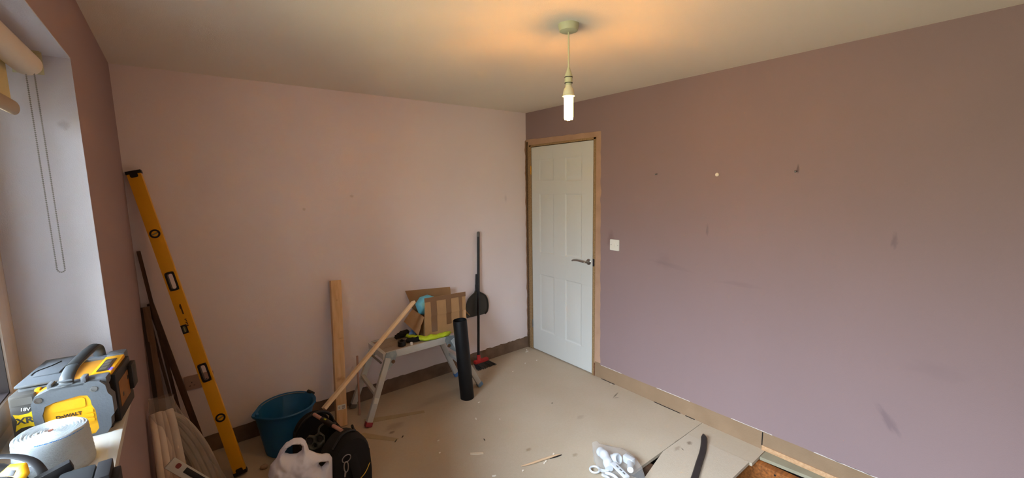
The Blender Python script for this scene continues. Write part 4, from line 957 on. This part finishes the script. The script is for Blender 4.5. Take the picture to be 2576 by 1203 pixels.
# battery bay to the left with lid
bt = obj('battery_pack', G().box((-.196, .022, .006), (-.145, .12, .148), .007), mat('battery_dark', '#4a4744', .5), t)
mB = mF @ Matrix.Translation((0, 0, -.0218))
obj('battery_grille', G().prism(rrect(.040, .020, .002, cx=-.170, cy=.130), .001, mB), mat('battery_grille', '#5f5c58', .5), bt)
obj('battery_badge', G().prism([(-.190, .098), (-.180, .094), (-.162, .094), (-.150, .102), (-.150, .088), (-.156, .078), (-.150, .060), (-.150, .054), (-.163, .058), (-.178, .058), (-.190, .050), (-.184, .078)], .001, mB), mat('badge_yellow', '#ecc417', .5), bt)
text('lettering', '18V', .012, m_white, bt, mB @ Matrix.Translation((-.166, .107, .0012)) @ Matrix.Rotation(R(-8), 4, 'Z'), bold=.0003)
text('lettering', 'XR', .024, mat('battery_dark', '#4a4744', .5), bt, mB @ Matrix.Translation((-.170, .076, .0012)), bold=.0008)
text('lettering', 'Li', .014, mat('badge_yellow', '#ecc417', .5), bt, mB @ Matrix.Translation((-.165, .043, .0012)), bold=.0004)
obj('lid', G().box((-.190, .046, .158), (-.096, .262, .166), .004).box((-.184, .050, .144), (-.100, .25, .155), .004).box((-.170, .10, .165), (-.115, .23, .171), .003), m_rg, t)
obj('latch_line', G().tube(spline([(-.178, .12, .1675), (-.172, .14, .171), (-.150, .17, .1715), (-.138, .20, .1715)], 4), .0018, 6), m_black, t)
obj('bay_side', G().box((-.150, .035, .100), (-.138, .10, .152), .004), m_ry, t)
obj('foot_pad', G().box((-.14, .02, 0), (.0, .24, .009), .003), m_black, t)

# drill bits beside it
for k in range(3):
    a = Vector((-3.19+.010*k, -1.535-.003*k, ZS+.005)); b = a+Vector((.010, .075, .012))
    tag(obj('drill_bit', G().tube([a, a+(b-a)*.4, b], [.0042, .0035, .0035], 8), m_chrome), ['steel bit nearest to the window frame', 'middle one of the three steel bits left of the radio', 'steel bit nearest to the radio'][k], 'drill bit')

# ---------------------------------------------------------------- roll of white tape/webbing
t = thing('webbing_roll', 'big white woven roll with blue edge print on the sill before the radio', 'roll', (-3.072, -1.772, ZS))
m_roll = mat('white_woven_roll', '#bcc4c8', .7, bump=1.0, bscale=240, stretch=(1, 1, 3), var=.12, vscale=60, col2='#a8aeb4')
g = G(); rr_ = .0655
prof = [(0, .001), (.070, .001), (.0715, .006)]
for k in range(18): prof.append((.0715-.0055*k/17+(.0006 if k % 2 else 0), .008+.088*k/17))
prof += [(.0655, .099), (.0635, .1005)]
obj('roll_side', G().lathe(prof, 64), m_roll, t, 50)
g = G(); pts = []
turn = 9
for i in range(turn*40+1):
    f_ = i/(turn*40); r__ = .008+.056*f_; a_ = 2*PI*turn*f_; r__ *= 1+.05*mn.noise(Vector((math.cos(a_)*1.4, math.sin(a_)*1.4, f_*3)))*(1-f_)*1.5
    pts.append(Vector((r__*math.cos(a_), r__*math.sin(a_), .099+.003*mn.noise(Vector((math.cos(a_)*2, math.sin(a_)*2, f_*9))))))
obj('roll_windings', G().tube(pts, .0021, 6, flat=((0, 0, 1), 2.2)).lathe([(0, .094), (.064, .094)], 40), mat('white_woven_edge', '#c4ccd0', .7, bump=.4, bscale=300), t, 50)
m_bl = mat('blue_print', '#4f93d8', .6)
g = G()
for k in range(34):
    a_ = R(-105+k*2.4); p_ = Vector((.0655*math.cos(a_), .0655*math.sin(a_), .0975)); q_ = Vector((.0655*math.cos(a_+R(1.3 if k % 3 else 2)), .0655*math.sin(a_+R(1.3 if k % 3 else 2)), .0975)); g.bar(p_, q_, .0015, .003)
for k in range(12):
    a_ = R(190+k*2.5); g.bar((.0655*math.cos(a_), .0655*math.sin(a_), .0975), (.0655*math.cos(a_+R(2.5)), .0655*math.sin(a_+R(2.5)), .0975), .0012, .002)
obj('blue_print', g, m_bl, t)
obj('core_hole', G().box((-.004, -.004, .0995), (.004, .004, .1035)), mat('brown_core', '#7c4c3c', .8), t)

# ---------------------------------------------------------------- black tool at the bottom left
t = thing('cordless_tool', 'black and yellow cordless tool at the near end of the window sill', 'power tool', (-3.10, -1.93, ZS))
O = Vector((-3.10, -1.93, ZS))
m_tb = mat('tool_black', '#1b1b1e', .5)
obj('housing', G().tube(spline([Vector((-3.165, -1.88, 1.11))-O, Vector((-3.13, -1.915, 1.105))-O, Vector((-3.10, -1.965, 1.095))-O, Vector((-3.085, -2.03, 1.06))-O], 5), [.020]*4+[.026]*8+[.03]*4, 16), m_tb, t, 50)
bdg = obj('yellow_panel', pillow([(-.022, -.018), (.02, -.02), (.026, .0), (.012, .02), (-.016, .018), (-.028, .0)], 14, .006, .01), m_ry, t, 60)
bdg.matrix_world = frame(Vector((.85, -.5, 0)).normalized(), Vector((.3, .5, .8)).normalized(), Vector((-.2, -.6, .55)).normalized(), (-3.094, -1.958, 1.122))
bdg.parent = t; bdg.matrix_parent_inverse = Matrix.Translation(-O)
obj('badge_mark', G().box((-.006, -.005, .0055), (.004, .006, .0075), .001), m_tb, bdg)
obj('strap', G().tube(spline([Vector((-3.15, -1.85, 1.125))-O, Vector((-3.115, -1.872, 1.125))-O, Vector((-3.082, -1.90, 1.115))-O, Vector((-3.062, -1.935, 1.10))-O, Vector((-3.055, -1.965, 1.09))-O], 6), .009, 8, flat=((0, 0, 1), .35)), m_tb, t, 50)
obj('arm', G().bar(Vector((-3.068, -1.965, 1.09))-O, Vector((-3.012, -1.955, 1.105))-O, .02, .022, bev=.004), m_tb, t)
t4 = thing('battery_charger', 'dark grey battery block beside the cordless tool at the sill edge', 'battery', (-2.99, -2.02, ZS))
obj('case', G().box((-.040, -.045, 0), (.020, .045, .082), .010), mat('dark_grey_case', '#2e3134', .4), t4)
obj('side_block', G().box((.022, -.040, .0), (.047, .035, .086), .003), m_tb, t4)
obj('foot', G().box((.045, -.045, .0), (.060, .02, .070), .003), m_tb, t4)
